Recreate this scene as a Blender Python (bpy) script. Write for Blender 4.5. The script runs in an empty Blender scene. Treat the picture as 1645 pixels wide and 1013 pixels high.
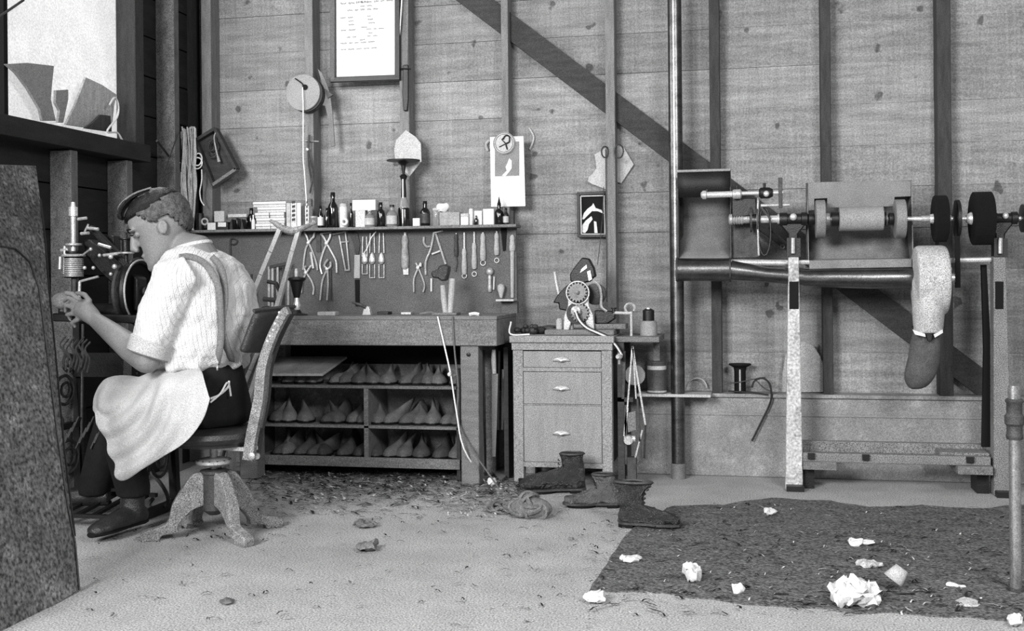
import bpy, bmesh, math, random
from math import sin, cos, pi, radians, atan2, sqrt
from mathutils import Vector, Matrix, noise
random.seed(7)
SC = bpy.context.scene
COL = SC.collection
# ------------------------------------------------------------------ camera
F = 1800.0; TH = radians(12); RO = .009; CX, CY = 822.5, 445.0
CAM = Vector((0, -5.5, .95))
AX = Vector((-sin(TH), cos(TH), 0)); RH = Vector((cos(TH), sin(TH), 0)); UP = Vector((0, 0, 1))
RV = RH * cos(RO) - UP * sin(RO); UV = UP * cos(RO) + RH * sin(RO)
cd = bpy.data.cameras.new('camera'); co = bpy.data.objects.new('camera', cd); COL.objects.link(co)
m3 = Matrix((RV, UV, -AX)).transposed()
co.matrix_world = Matrix.Translation(CAM) @ m3.to_4x4()
cd.sensor_width = 36; cd.lens = 36 * F / 1645; cd.shift_y = (CY - 506.5) / 1645
SC.camera = co
# ------------------------------------------------------------------ world, lights, exposure
w = bpy.data.worlds.new('World'); SC.world = w; w.use_nodes = True
bg = w.node_tree.nodes['Background']; bg.inputs[0].default_value = (1, 1, 1, 1); bg.inputs[1].default_value = .24
def area(name, loc, aim, sx, sy, power):
    l = bpy.data.lights.new(name, 'AREA'); l.shape = 'RECTANGLE'; l.size = sx; l.size_y = sy; l.energy = power
    o = bpy.data.objects.new(name, l); COL.objects.link(o); o.location = loc
    o.rotation_euler = (Vector(aim) - Vector(loc)).to_track_quat('-Z', 'Y').to_euler(); return o
area('doorway_daylight', (-2.6, -7.0, 2.7), (-.2, 0, .9), 2.0, 1.6, 500)
area('floor_fill_light', (1.6, -4.9, 2.6), (.2, -2.7, 0), 1.0, .8, 130)  # unseen fill lamp, added to brighten the floor at lower right
area('window_daylight', (-2.76, -1.3, 2.1), (-1.0, -1.3, 2.1), .9, .8, 22)
SC.view_settings.view_transform = 'Standard'; SC.view_settings.look = 'None'
SC.view_settings.gamma = 1; SC.view_settings.use_curve_mapping = False; SC.view_settings.exposure = 0.0
# ------------------------------------------------------------------ pixel -> point
def ray(x, y): return AX + RV * ((x - CX) / F) - UV * ((y - CY) / F)
def P(x, y, Y): d = ray(x, y); return CAM + d * ((Y - CAM.y) / d.y)
def PX(x, y, X): d = ray(x, y); return CAM + d * ((X - CAM.x) / d.x)
def PZ(x, y, z=0.0): d = ray(x, y); return CAM + d * ((z - CAM.z) / d.z)
def S(p): return (p - CAM).dot(AX) / F          # metres per pixel at a point
V = Vector
# ------------------------------------------------------------------ materials
MATS = {}
def lin(g): return (max(g, 0) / 255.0) ** 2.2
def mat(name, g, rough=.8, metal=0, var=.25, sc=8, st=(1, 1, 1), grain=.14, gsc=260, spec=.3, bump=.15, rnd=0, knots=0, stripes=0, emit=0, trans=0, patches=0):
    if name in MATS: return MATS[name]
    m = bpy.data.materials.new(name); m.use_nodes = True; MATS[name] = m
    nt = m.node_tree; N = nt.nodes; Lk = nt.links; b = N['Principled BSDF']
    tc = N.new('ShaderNodeTexCoord'); mp = N.new('ShaderNodeMapping'); mp.inputs['Scale'].default_value = st
    Lk.new(tc.outputs['Object'], mp.inputs[0])
    def math_(op, a, c):
        n = N.new('ShaderNodeMath'); n.operation = op
        for i, v in ((0, a), (1, c)):
            if isinstance(v, (int, float)): n.inputs[i].default_value = v
            else: Lk.new(v, n.inputs[i])
        return n.outputs[0]
    def rng(v, a, c, lo, hi):
        n = N.new('ShaderNodeMapRange'); Lk.new(v, n.inputs[0])
        for i, q in enumerate((a, c, lo, hi)): n.inputs[i + 1].default_value = q
        return n.outputs[0]
    n1 = N.new('ShaderNodeTexNoise'); n1.inputs['Scale'].default_value = sc; n1.inputs['Detail'].default_value = 8; n1.inputs['Roughness'].default_value = .65
    Lk.new(mp.outputs[0], n1.inputs[0])
    v = rng(n1.outputs[0], .3, .7, 1 - var, 1 + var)
    n2 = N.new('ShaderNodeTexNoise'); n2.inputs['Scale'].default_value = gsc; n2.inputs['Detail'].default_value = 2
    Lk.new(tc.outputs['Object'], n2.inputs[0])
    v = math_('MULTIPLY', v, rng(n2.outputs[0], .3, .7, 1 - grain * 2.6, 1 + grain * 2.6))
    if rnd or knots:
        oi = N.new('ShaderNodeObjectInfo')
    if rnd: v = math_('MULTIPLY', v, rng(oi.outputs['Random'], 0, 1, 1 - rnd, 1 + rnd))
    if knots:
        vo = N.new('ShaderNodeTexVoronoi'); vo.inputs['Scale'].default_value = 6.5
        ad = N.new('ShaderNodeVectorMath'); ad.operation = 'ADD'
        sc2 = N.new('ShaderNodeVectorMath'); sc2.operation = 'SCALE'; sc2.inputs['Scale'].default_value = .09
        n3 = N.new('ShaderNodeTexNoise'); n3.inputs['Scale'].default_value = 14; Lk.new(tc.outputs['Object'], n3.inputs[0])
        Lk.new(n3.outputs['Color'], sc2.inputs[0]); Lk.new(sc2.outputs[0], ad.inputs[0]); Lk.new(tc.outputs['Object'], ad.inputs[1])
        Lk.new(ad.outputs[0], vo.inputs[0])
        v = math_('MULTIPLY', v, rng(vo.outputs['Distance'], .09, .14, 1 - knots, 1.0))
        mp2 = N.new('ShaderNodeMapping'); mp2.inputs['Scale'].default_value = (70, 4, 2.5); mp2.inputs['Rotation'].default_value = (0, .12, 0); Lk.new(tc.outputs['Object'], mp2.inputs[0])
        n4 = N.new('ShaderNodeTexNoise'); n4.inputs['Scale'].default_value = 1; n4.inputs['Detail'].default_value = 3; Lk.new(mp2.outputs[0], n4.inputs[0])
        v = math_('MULTIPLY', v, rng(n4.outputs[0], .3, .7, .88, 1.12))
    if patches:
        n5 = N.new('ShaderNodeTexNoise'); n5.inputs['Scale'].default_value = 9; n5.inputs['Detail'].default_value = 10; n5.inputs['Roughness'].default_value = .75
        Lk.new(tc.outputs['Object'], n5.inputs[0])
        v = math_('MULTIPLY', v, rng(n5.outputs[0], .53, .60, 1, 1 + patches))
    if stripes:
        sx = N.new('ShaderNodeSeparateXYZ'); Lk.new(tc.outputs['Object'], sx.inputs[0])
        q = math_('SINE', math_('MULTIPLY', math_('ADD', sx.outputs[0], math_('MULTIPLY', sx.outputs[2], .12)), 6.283 / .013), 0)
        v = math_('MULTIPLY', v, rng(q, .75, 1.0, 1.0, 1 - stripes))
    c = math_('MULTIPLY', v, lin(g))
    cc = N.new('ShaderNodeCombineColor')
    for i in range(3): Lk.new(c, cc.inputs[i])
    Lk.new(cc.outputs[0], b.inputs['Base Color'])
    b.inputs['Roughness'].default_value = rough; b.inputs['Metallic'].default_value = metal
    b.inputs['Specular IOR Level'].default_value = spec
    if emit:
        Lk.new(cc.outputs[0], b.inputs['Emission Color']); b.inputs['Emission Strength'].default_value = emit
    if trans: b.inputs['Transmission Weight'].default_value = trans; b.inputs['IOR'].default_value = 1.3
    if bump:
        bp = N.new('ShaderNodeBump'); bp.inputs['Strength'].default_value = bump; bp.inputs['Distance'].default_value = .01
        Lk.new(v, bp.inputs['Height']); Lk.new(bp.outputs[0], b.inputs['Normal'])
    return m
plank = mat('wall_plank_wood', 134, .85, var=.34, sc=3.5, st=(1, 1, 8), rnd=.15, knots=.6, grain=.12, gsc=150)
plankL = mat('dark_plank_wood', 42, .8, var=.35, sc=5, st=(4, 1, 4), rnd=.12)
studm = mat('stud_wood', 118, .85, var=.25, sc=9, st=(6, 6, 1))
studd = mat('dark_stud_wood', 62, .85, var=.3, sc=9, st=(6, 6, 1))
studl = mat('left_stud_wood', 100, .85, var=.3, sc=14, grain=.22, st=(2, 2, 1))
brace = mat('brace_wood', 62, .85, var=.25, sc=9, st=(1, 6, 6))
conc = mat('foundation_concrete', 136, .95, var=.22, sc=5, patches=.25)
floorm = mat('earth_floor', 162, .95, var=.16, sc=4, grain=.22, gsc=170, bump=.3)
dirt = mat('dark_dirt', 96, .95, var=.3, sc=6, st=(1, 2.5, 1), grain=.3, gsc=110, bump=.5, patches=.25)
wood = mat('bench_wood', 112, .8, var=.25, sc=8, st=(1, 5, 5), grain=.2)
woodd = mat('dark_wood', 62, .8, var=.3, sc=9, st=(1, 5, 5))
woodl = mat('pale_wood', 165, .75, var=.18, sc=9, st=(4, 4, 1))
woodc = mat('cabinet_wood', 138, .75, var=.12, sc=7, st=(4, 4, 1), grain=.2)
board = mat('tool_board', 92, .85, var=.18, sc=5, grain=.2)
iron = mat('black_iron', 34, .4, .3, var=.3, sc=20, spec=.5)
ironr = mat('rough_iron', 70, .55, .3, var=.4, sc=30)
steel = mat('bright_steel', 225, .28, .55, var=.15, sc=20, bump=.03)
steeld = mat('dull_steel', 175, .42, .4, var=.25, sc=25)
pipem = mat('stove_pipe', 104, .3, .95, var=.45, sc=8, st=(1, 1, 3), bump=.06, spec=.6)
greym = mat('grey_paint_metal', 125, .6, .1, var=.2, sc=10)
dull = mat('sheet_metal', 112, .6, .2, var=.22, sc=7)
black = mat('black_matte', 14, .8, var=.3)
blackg = mat('black_glass', 20, .12, var=.2, spec=.7, bump=0)
glass = mat('clear_glass', 200, .08, trans=.75, var=.05, bump=0, grain=.02)
paper = mat('white_paper', 212, .8, var=.06, sc=20, grain=.08)
paperg = mat('grey_paper', 178, .8, var=.1, sc=20, grain=.12)
leatherd = mat('dark_leather', 48, .35, var=.4, sc=18, spec=.5, bump=.3)
leatherm = mat('mid_leather', 108, .6, var=.3, sc=14, bump=.3, rnd=.22)
leatherr = mat('rusty_sheet', 80, .8, var=.45, sc=7, grain=.3, gsc=90, patches=.9); leatherr2 = mat('mottled_hide', 92, .8, var=.4, sc=6, grain=.3, gsc=80, patches=.7)
string = mat('string', 245, .9, var=.2, sc=30)
skin = mat('skin', 122, .5, var=.07, sc=10, grain=.08, bump=.04)
shirt = mat('striped_shirt', 208, .85, var=.05, sc=11, stripes=.15, grain=.05, bump=.8)
apron = mat('apron_cloth', 186, .9, var=.14, sc=6, grain=.08, bump=.5)
trous = mat('trouser_cloth', 28, .9, var=.4, sc=20)
hairm = mat('dark_hair', 26, .55, var=.6, sc=60, bump=.4)
hairs = mat('cropped_hair', 84, .7, var=.7, sc=70, bump=.4)
susp = mat('suspender_cloth', 108, .8, var=.2)
windm = mat('window_light', 226, .7, var=.1, sc=6, grain=.07, gsc=120, emit=.64, bump=0)
# ------------------------------------------------------------------ mesh builder
def frame(d, ref=None):
    d = d.normalized(); r = V(ref) if ref is not None else (V((0, 0, 1)) if abs(d.z) < .9 else V((0, 1, 0)))
    u = r.cross(d).normalized(); return u, d.cross(u).normalized()
class MB:
    def __init__(s): s.v = []; s.f = []
    def add(s, vs, fs):
        n = len(s.v); s.v += [V(q) for q in vs]; s.f += [[i + n for i in f] for f in fs]; return s
    def box(s, a, b, mtx=None):
        x0, y0, z0 = a; x1, y1, z1 = b
        vs = [V((x, y, z)) for x in (x0, x1) for y in (y0, y1) for z in (z0, z1)]
        if mtx: vs = [mtx @ q for q in vs]
        return s.add(vs, [(0, 1, 3, 2), (4, 6, 7, 5), (0, 4, 5, 1), (2, 3, 7, 6), (0, 2, 6, 4), (1, 5, 7, 3)])
    def bar(s, p, q, wd, th, ref=(0, 1, 0)):      # rectangular bar, th along ref
        p = V(p); q = V(q); d = (q - p).normalized(); r = V(ref); t = (r - d * r.dot(d)).normalized(); u = t.cross(d)
        vs = [c + u * (i * wd / 2) + t * (j * th / 2) for c in (p, q) for i, j in ((-1, -1), (1, -1), (1, 1), (-1, 1))]
        return s.add(vs, [(3, 2, 1, 0), (4, 5, 6, 7), (0, 1, 5, 4), (1, 2, 6, 5), (2, 3, 7, 6), (3, 0, 4, 7)])
    def prism(s, pts, off):
        n = len(pts); off = V(off)
        return s.add([V(p) for p in pts] + [V(p) + off for p in pts],
                     [list(range(n)), list(range(2 * n - 1, n - 1, -1))] + [(i, i + n, (i + 1) % n + n, (i + 1) % n) for i in range(n)])
    def slab(s, px, Y, t): return s.prism([P(x, y, Y) for x, y in px], (0, t, 0))
    def slabX(s, px, X, t): return s.prism([PX(x, y, X) for x, y in px], (t, 0, 0))
    def rings(s, R, seg=10, cap=True):            # [(center, a_vec, b_vec)]
        vs = []
        for c, a, b in R:
            for k in range(seg):
                t = 2 * pi * k / seg; vs.append(V(c) + V(a) * cos(t) + V(b) * sin(t))
        fs = []
        for i in range(len(R) - 1):
            for k in range(seg):
                k2 = (k + 1) % seg; fs.append((i * seg + k, i * seg + k2, (i + 1) * seg + k2, (i + 1) * seg + k))
        if cap: fs += [list(range(seg))[::-1], [(len(R) - 1) * seg + k for k in range(seg)]]
        return s.add(vs, fs)
    def tube(s, pts, r, seg=8, closed=False):
        pts = [V(p) for p in pts]; n = len(pts)
        if not isinstance(r, (list, tuple)): r = [r] * n
        R = []; u = None
        for i, p in enumerate(pts):
            if closed: d = pts[(i + 1) % n] - pts[i - 1]
            else: d = pts[min(i + 1, n - 1)] - pts[max(i - 1, 0)]
            if d.length < 1e-9: d = V((0, 0, 1))
            d.normalize()
            if u is None: u, _ = frame(d)
            u = (u - d * u.dot(d)); u.normalize(); w_ = d.cross(u)
            R.append((p, u * r[i], w_ * r[i]))
        if closed: R.append((R[0][0], R[0][1], R[0][2]))
        return s.rings(R, seg, not closed)
    def lathe(s, base, prof, seg=16, axis=(0, 0, 1), sq=1):
        d = V(axis).normalized(); u, w_ = frame(d)
        return s.rings([(V(base) + d * h, u * max(r, 1e-4), w_ * max(r, 1e-4) * sq) for r, h in prof], seg)
    def ell(s, c, r, rot=None, seg=12, ri=7):
        if isinstance(r, (int, float)): r = (r, r, r)
        m = rot or Matrix.Identity(3); c = V(c)
        return s.rings([(c + m @ V((0, 0, -r[2] * cos(pi * (i + .02) / (ri + .04)))), m @ V((r[0] * sin(pi * (i + .02) / (ri + .04)), 0, 0)), m @ V((0, r[1] * sin(pi * (i + .02) / (ri + .04)), 0))) for i in range(ri + 1)], seg)
    def torus(s, c, ax, Rr, r, seg=20, rs=6, sq=1, arc=1.0, ph=0):
        u, w_ = frame(V(ax)); pts = [V(c) + (u * cos(ph + 2 * pi * arc * k / seg) + w_ * sq * sin(ph + 2 * pi * arc * k / seg)) * Rr for k in range(seg if arc == 1 else seg + 1)]
        return s.tube(pts, r, rs, closed=(arc == 1))
    def grid(s, rows):
        n = len(rows[0]); return s.add([q for r in rows for q in r], [(i * n + j, i * n + j + 1, (i + 1) * n + j + 1, (i + 1) * n + j) for i in range(len(rows) - 1) for j in range(n - 1)])
    def build(s, name, m, parent=None, label=None, cat=None, group=None, kind=None, bev=0, remesh=0, solid=0, sub=0, angle=35, origin=None, smooth=0):
        if parent is not None:
            o0 = V((0, 0, 0)); q = parent
            while q: o0 += q.location; q = q.parent
        elif origin is not None: o0 = V(origin)
        else:
            n = len(s.v); o0 = V((sum(q.x for q in s.v) / n, sum(q.y for q in s.v) / n, min(q.z for q in s.v)))
        me = bpy.data.meshes.new(name); me.from_pydata([q - o0 for q in s.v], [], s.f); me.materials.append(m)
        bm = bmesh.new(); bm.from_mesh(me); bmesh.ops.recalc_face_normals(bm, faces=bm.faces); bm.to_mesh(me); bm.free()
        me.polygons.foreach_set('use_smooth', [True] * len(me.polygons)); 
        if not remesh: me.set_sharp_from_angle(angle=radians(angle))
        o = bpy.data.objects.new(name, me); COL.objects.link(o)
        if parent is not None: o.parent = parent
        else: o.location = o0
        if solid: q = o.modifiers.new('solid', 'SOLIDIFY'); q.thickness = solid; q.offset = 0
        if sub: q = o.modifiers.new('sub', 'SUBSURF'); q.levels = sub; q.render_levels = sub
        if bev: q = o.modifiers.new('bevel', 'BEVEL'); q.width = bev; q.segments = 2; q.limit_method = 'ANGLE'
        if remesh:
            q = o.modifiers.new('remesh', 'REMESH'); q.mode = 'VOXEL'; q.voxel_size = remesh; q.use_smooth_shade = True
            q = o.modifiers.new('smooth', 'SMOOTH'); q.iterations = smooth or 4; q.factor = .6
        tag(o, label, cat, group, kind); return o
def tag(o, label=None, cat=None, group=None, kind=None):
    for k, q in (('label', label), ('category', cat), ('group', group), ('kind', kind)):
        if q: o[k] = q
def T(name, loc, label, cat, group=None):
    o = bpy.data.objects.new(name, None); o.empty_display_size = .05; COL.objects.link(o); o.location = V(loc); tag(o, label, cat, group); return o
def crv(pts, n=6):                                  # catmull-rom through points
    pts = [V(p) for p in pts]; Q = [pts[0] * 2 - pts[1]] + pts + [pts[-1] * 2 - pts[-2]]; out = []
    for i in range(1, len(Q) - 2):
        for k in range(n):
            t = k / n; a, b, c, d = Q[i - 1:i + 3]
            out.append(.5 * ((2 * b) + (c - a) * t + (2 * a - 5 * b + 4 * c - d) * t * t + (3 * b - a - 3 * c + d) * t ** 3))
    out.append(pts[-1]); return out
def pp(L_, Y): return [P(x, y, Y) for x, y in L_]   # pixel polyline on one depth plane
# ------------------------------------------------------------------ setting
fl = MB(); n = 48
fl.box((-4.2, -7.8, -.06), (2.6, .15, 0))
FLOOR = fl.build('floor', floorm, kind='structure', origin=(0, 0, 0))
pts = []
edge = [(1080, 812), (1160, 812), (1240, 800), (1330, 805), (1400, 816), (1480, 812), (1560, 818), (1640, 812), (1760, 815), (1760, 1003), (1645, 1001), (1560, 992), (1400, 985), (1300, 978), (1200, 972), (1100, 958), (1020, 952), (945, 950), (975, 905), (1005, 860), (1040, 832)]
for i, a in enumerate(edge):
    b = edge[(i + 1) % len(edge)]; A_ = PZ(*a, .0); B_ = PZ(*b, .0)
    for k in range(8):
        q = A_.lerp(B_, k / 8); q += V((noise.noise(q * 9), noise.noise(q * 9 + V((5, 5, 5))), 0)) * (.03 if a[0] > 1010 else .008); q.z = 0; pts.append(q)
db = MB().prism(pts, (0, 0, .004)); db.build('dark_dirt_patch', dirt, FLOOR)
XL = -2.88
wl = MB().box((XL - .1, -.0 + .02, 0), (2.4, .06, 2.75)); WB = wl.build('wall_back', black, kind='structure', origin=(0, 0, 0))
studx = [(491, .045), (643, .05), (807, .035), (974, .045), (1141, .048), (1320, .045), (1507, .06)]
xs = [P(px, 300, -.1).x for px, _ in studx]
z = .385; row = 0
while z < 2.7:
    cuts = [XL] + sorted(random.sample(xs, 2)) + [2.3]
    for a, b in zip(cuts, cuts[1:]):
        j = random.uniform(-.002, .002); sl = random.uniform(-.002, .002)
        q = MB().box((a + .0005, -.0 + j, z + .0004), (b - .0005, .022, z + .1946 - random.choice([0, 0, 0, .0015])))
        q.build('plank', plank, WB)
    z += .195; row += 1
fd = MB().box((XL - .1, -.11, 0), (2.4, .02, .385)); FD = fd.build('trim_1', conc, kind='structure', bev=.006, origin=(0, 0, 0))
MB().box((XL, -.116, .29), (2.4, -.109, .302)).build('form_ridge', conc, FD)
MB().box((XL - .1, -.125, .375), (2.4, 0, .392)).build('ledge_cap', conc, FD, bev=.003)
for i, ((px, wd), x) in enumerate(zip(studx, xs)):
    m = studm if i < 4 else studd
    q = MB().box((x, -.1, .392), (x + wd, -.001, 2.7)); o = q.build('trim_%d' % (i + 2), m, kind='structure', bev=.003)
# corner stud
x0 = P(325, 300, -.1).x
MB().box((x0, -.1, .392), (x0 + .055, -.001, 2.7)).build('trim_9', studm, kind='structure', bev=.003)
# diagonal braces let in between the studs
bl = [(700, -47), (822, 45), (975, 160), (1145, 289)]
for k, (a, b) in enumerate([((560, -153), (1602, 634))]):
    A_ = P(*a, -.03); B_ = P(*b, -.03); MB().bar(A_, B_, .112, .05).build('trim_%d' % (10 + k), brace, kind='structure')
# left wall
wll = MB()
wy0 = PX(205, 200, XL).y; wz0 = 1.586
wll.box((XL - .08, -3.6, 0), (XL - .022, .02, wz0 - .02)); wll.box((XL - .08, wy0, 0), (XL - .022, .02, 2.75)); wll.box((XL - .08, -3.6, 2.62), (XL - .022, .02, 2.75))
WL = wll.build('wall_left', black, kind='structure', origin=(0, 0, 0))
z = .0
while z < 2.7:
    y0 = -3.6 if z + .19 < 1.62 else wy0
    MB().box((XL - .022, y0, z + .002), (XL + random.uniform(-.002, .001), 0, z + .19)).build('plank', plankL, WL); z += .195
def lstud(px, py, dx, dy, z0, z1, nm, m=studl):
    p = PX(px, py, XL); return MB().box((XL, p.y, z0), (XL + dx, p.y + dy, z1)).build(nm, m, kind='structure', bev=.003)
lstud(250, 100, .1, .05, 0, 2.7, 'trim_16'); lstud(80, 300, .1, .05, 0, 1.50, 'trim_18'); lstud(172, 300, .1, .05, 0, 1.50, 'trim_19')
MB().box((XL, -.1, 0), (XL + .02, -.0, 2.7)).build('trim_17', studd, kind='structure')
# window
WN = MB().box((XL - .03, -3.2, wz0 - .08), (XL + .12, wy0, wz0)).build('window_1', plankL, kind='structure', bev=.003, origin=(XL, -1.2, wz0))
MB().box((XL - .03, wy0 - .045, wz0), (XL + .07, wy0 + .03, 2.7)).build('window_frame', studd, WN, bev=.003)
MB().box((XL - .03, PX(6, 100, XL).y - .012, wz0), (XL + .01, PX(6, 100, XL).y + .012, 2.6)).build('glazing_bar', black, WN)
rows = []
for i in range(14):
    rows.append([V((XL - .035 + .008 * noise.noise(V((0, yy * 4, zz * 3))), yy, zz)) for j in range(28) for yy, zz in [(-3.2 + (wy0 + 3.2) * j / 27, wz0 + 1.1 * i / 13)]])
MB().grid(rows).build('window_pane', windm, WN)
def dz(X): return X
g = 'leather pieces on the window sill'
def lpiece(name, pts, X, m, lab, cat='leather piece'):
    return MB().slabX(pts, X, .012).build(name, m, None, lab, cat, bev=.002)
lm1 = mat('sill_leather_grey', 140, .8, var=.12, sc=5); lm2 = mat('sill_leather_striped', 175, .8, var=.25, sc=9, st=(1, 9, 1))
lpiece('leather_leg_piece', [(5, 103), (40, 101), (83, 106), (80, 135), (78, 160), (86, 194), (64, 194), (60, 176), (40, 142), (22, 118)], XL + .03, lm1, 'dark fan-shaped leather piece standing left on the window sill')
lpiece('leather_strip', [(86, 145), (106, 144), (106, 160), (98, 197), (89, 197), (92, 178), (85, 165)], XL + .05, lm1, 'small narrow leather strip standing between the two large pieces on the sill')
lpiece('leather_quarter_piece', [(134, 124), (160, 136), (184, 152), (180, 170), (176, 208), (128, 204), (102, 200), (116, 172), (128, 140)], XL + .03, lm2, 'pale ribbed fan-shaped leather piece leaning right on the window sill')
lpiece('leather_offcut', [(132, 206), (146, 196), (158, 184), (174, 186), (176, 212)], XL + .07, studd, 'dark leather offcut lying at the right end of the window sill')
MB().tube(crv([PX(x, y, XL + .10) for x, y in [(176, 168), (184, 157), (190, 168), (188, 188), (172, 211), (188, 213), (196, 224), (204, 234)]]), .0045, 6).build('loose_cord', paper, None, 'white cord looping over the right end of the window sill', 'cord')
MB().tube([PX(-6, 30, XL + .03), PX(38, 0, XL + .03)], .005, 6).build('curtain_wire', woodd, None, 'dark stick slanting across the top left of the window', 'stick')
# ------------------------------------------------------------------ leaning sheets (left foreground)
def leaning(name, edgepts, X0, X1, left, lab, ypx0, ypx1, m=None, th=-.012):
    R = []
    for x, y in edgepts:
        t = min(max((ypx1 - y) / (ypx1 - ypx0), 0), 1); R.append(PX(x, y, X0 + (X1 - X0) * t))
    Lp = []
    for x, y in left:
        t = min(max((ypx1 - y) / (ypx1 - ypx0), 0), 1); Lp.append(PX(x, y, X0 + (X1 - X0) * t))
    pts = R + Lp
    o_ = MB().prism(pts, (th, 0, -.004)).build(name, m or leatherr, None, lab, 'sheet', bev=.002)
    MB().tube([p + V((.004, -.004, 0)) for p in R[1:]], .0032, 6).build('dark_edge', iron, o_); return o_
leaning('iron_sheet', [(58, 266), (65, 320), (72, 384), (79, 467), (88, 560), (103, 720), (120, 860)], -2.1, -2.55, [(60, 885), (-70, 940), (-70, 262)], 'mottled sheet standing behind the arched one at the left edge', 266, 880)
leaning('leather_hide_sheet', [(-70, 420), (-40, 400), (0, 395), (24, 399), (47, 420), (62, 461), (74, 556), (92, 700), (108, 810), (120, 870), (127, 947)], -1.99, -2.30, [(36, 1007), (-70, 1060)], 'arched mottled sheet leaning in front at the left edge', 395, 1000, leatherr2, -.02)
# ------------------------------------------------------------------ treadle patching machine
my = -1.38
base = PZ(165, 800); base = V((-2.60, my, 0))
M_ = T('treadle_sewing_machine', base, 'black cast iron treadle leather sewing machine under the window', 'sewing machine')
sm = S(P(120, 430, my))
def ml(px, y, prof): return MB().lathe(P(px, y, my - .08), [(r * sm, h * sm) for r, h in prof], 16)
ml(118, 446, [(13, 0), (15, 2), (14, 5), (14, 32), (16, 33), (16, 37), (12, 39), (12, 42)]).build('needle_head', iron, M_)
q = MB()
for k in range(10): q.torus(P(118, 443 - 3.0 * k, my - .08), (0, 0, 1), 14.3 * sm, .0035, 14, 5)
q.build('thread_coil', steeld, M_)
ml(118, 412, [(18, 0), (19, 2), (16, 4)]).build('collar', steel, M_)
ml(118, 404, [(4, 0), (4, 55), (7, 56), (7, 70), (4, 71), (3, 78)]).build('needle_bar', steel, M_)
ml(118, 395, [(3, 0), (13, 1), (13, 4), (3, 5)]).build('spring_plate', steeld, M_)
ml(120, 500, [(5, 0), (5, 54)]).build('presser_bar', ironr, M_)
for a, b, r in [((125, 352), (139, 350), 3), ((140, 366), (158, 368), 3), ((130, 375), (143, 374), 3), ((136, 372), (142, 360), 2), ((128, 452), (158, 444), 2.5), ((128, 452), (127, 486), 3), ((148, 398), (132, 410), 2), ((158, 392), (178, 398), 3), ((166, 410), (190, 407), 3), ((104, 395), (103, 440), 2.5), ((98, 402), (108, 400), 3), ((97, 412), (96, 432), 3)]:
    MB().tube([P(*a, my - .1), P(*b, my - .1)], r * sm * .8, 8).build('lever', steel if r > 2 else steeld, M_)
MB().slab([(132, 386), (142, 384), (172, 408), (200, 432), (222, 446), (222, 500), (192, 500), (186, 462), (160, 438), (138, 412)], my - .03, .07).build('machine_arm', iron, M_, bev=.008)
MB().slab([(136, 364), (146, 362), (208, 424), (202, 434)], my - .06, .03).build('rocker_arm', iron, M_, bev=.004)
MB().slab([(172, 378), (183, 378), (184, 402), (172, 402)], my, .05).build('oil_box', iron, M_, bev=.004)
q = MB()
for x, y, r in [(146, 400, 3), (160, 410, 3), (178, 412, 4), (184, 428, 4), (136, 430, 3), (150, 430, 3), (178, 440, 3)]: q.ell(P(x, y, my - .1), r * sm, seg=8, ri=5)
q.build('adjusting_screws', steel, M_)['kind'] = 'stuff'
MB().tube([P(100, 500, my - .02), P(200, 502, my - .02)], [.03, .04], 12).build('cylinder_bed', iron, M_)
MB().slab([(84, 503), (262, 508), (262, 520), (84, 516)], my - .14, .32).build('machine_table', iron, M_, bev=.004)
ml(203, 408, [(3, -12), (3, 0), (12, 1), (12, 3), (7, 4), (7, 22), (11, 23), (11, 25), (2, 26), (2, 34)]).build('oil_cup', iron, M_)
ml(203, 408, [(12, .8), (12.5, 3.2)]).build('oil_cup_rim', steel, M_)
wc = P(222, 468, my + .02)
WH = MB().torus(wc, (1, 0, 0), .125, .014, 40, 8); WH = WH.build('flywheel', iron, M_)
MB().torus(wc + V((.014, 0, 0)), (1, 0, 0), .128, .004, 40, 6).build('bright_rim', steel, WH)
MB().lathe(wc - V((.01, 0, 0)), [(.118, 0), (.118, .012)], 28, (1, 0, 0)).build('wheel_disc', black, WH)
MB().lathe(wc - V((.06, 0, 0)), [(.02, 0), (.02, .1), (.01, .1), (.01, .12)], 14, (1, 0, 0)).build('hub', ironr, WH)
MB().torus(wc - V((.035, 0, 0)), (1, 0, 0), .12, .012, 36, 6).build('belt_groove_ring', ironr, WH)
MB().slab([(180, 500), (206, 500), (206, 440), (190, 445)], my, .07).build('arm_column', iron, M_)
# stand with scrollwork
for sx in (0, 1):
    xa = -2.78 + .42 * sx
    q = MB()
    q.bar((xa, my - .17, .66), (xa, my - .21, .04), .035, .03); q.bar((xa, my + .12, .66), (xa, my + .17, .04), .035, .03)
    q.bar((xa, my - .23, .02), (xa, my + .2, .02), .03, .04, (1, 0, 0)); q.bar((xa, my - .2, .35), (xa, my + .15, .35), .025, .03, (1, 0, 0))
    q.build('stand_leg_frame', iron, M_)
    q = MB()
    for cy, cz, r in [(-.1, .5, .06), (.03, .5, .06), (-.1, .22, .07), (.05, .22, .07), (-.03, .36, .05), (-.12, .61, .035), (.06, .61, .035)]:
        q.torus((xa, my + cy, cz), (1, 0, 0), r, .007, 16, 5); q.torus((xa, my + cy + .01, cz), (1, 0, 0), r * .5, .006, 12, 5)
    q.build('scrollwork', ironr, M_)
q = MB()
for (x, y, L_) in [(118, 600, 30), (128, 610, 40), (108, 590, 25), (140, 640, 30)]:
    pass
for k in range(9):
    a = P(100 + 5 * k, 590 + 4 * (k % 3), my - .19); q.tube(crv([a, a + V((.012, 0, .05)), a + V((-.008, 0, .09)), a + V((.015, 0, .12))], 4), .0035, 5)
for k in range(10):
    a = P(98 + 6 * k, 720 - 9 * (k % 4), my - .19); q.tube([a, a + V((.03, 0, .06))], .004, 5)
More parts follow.
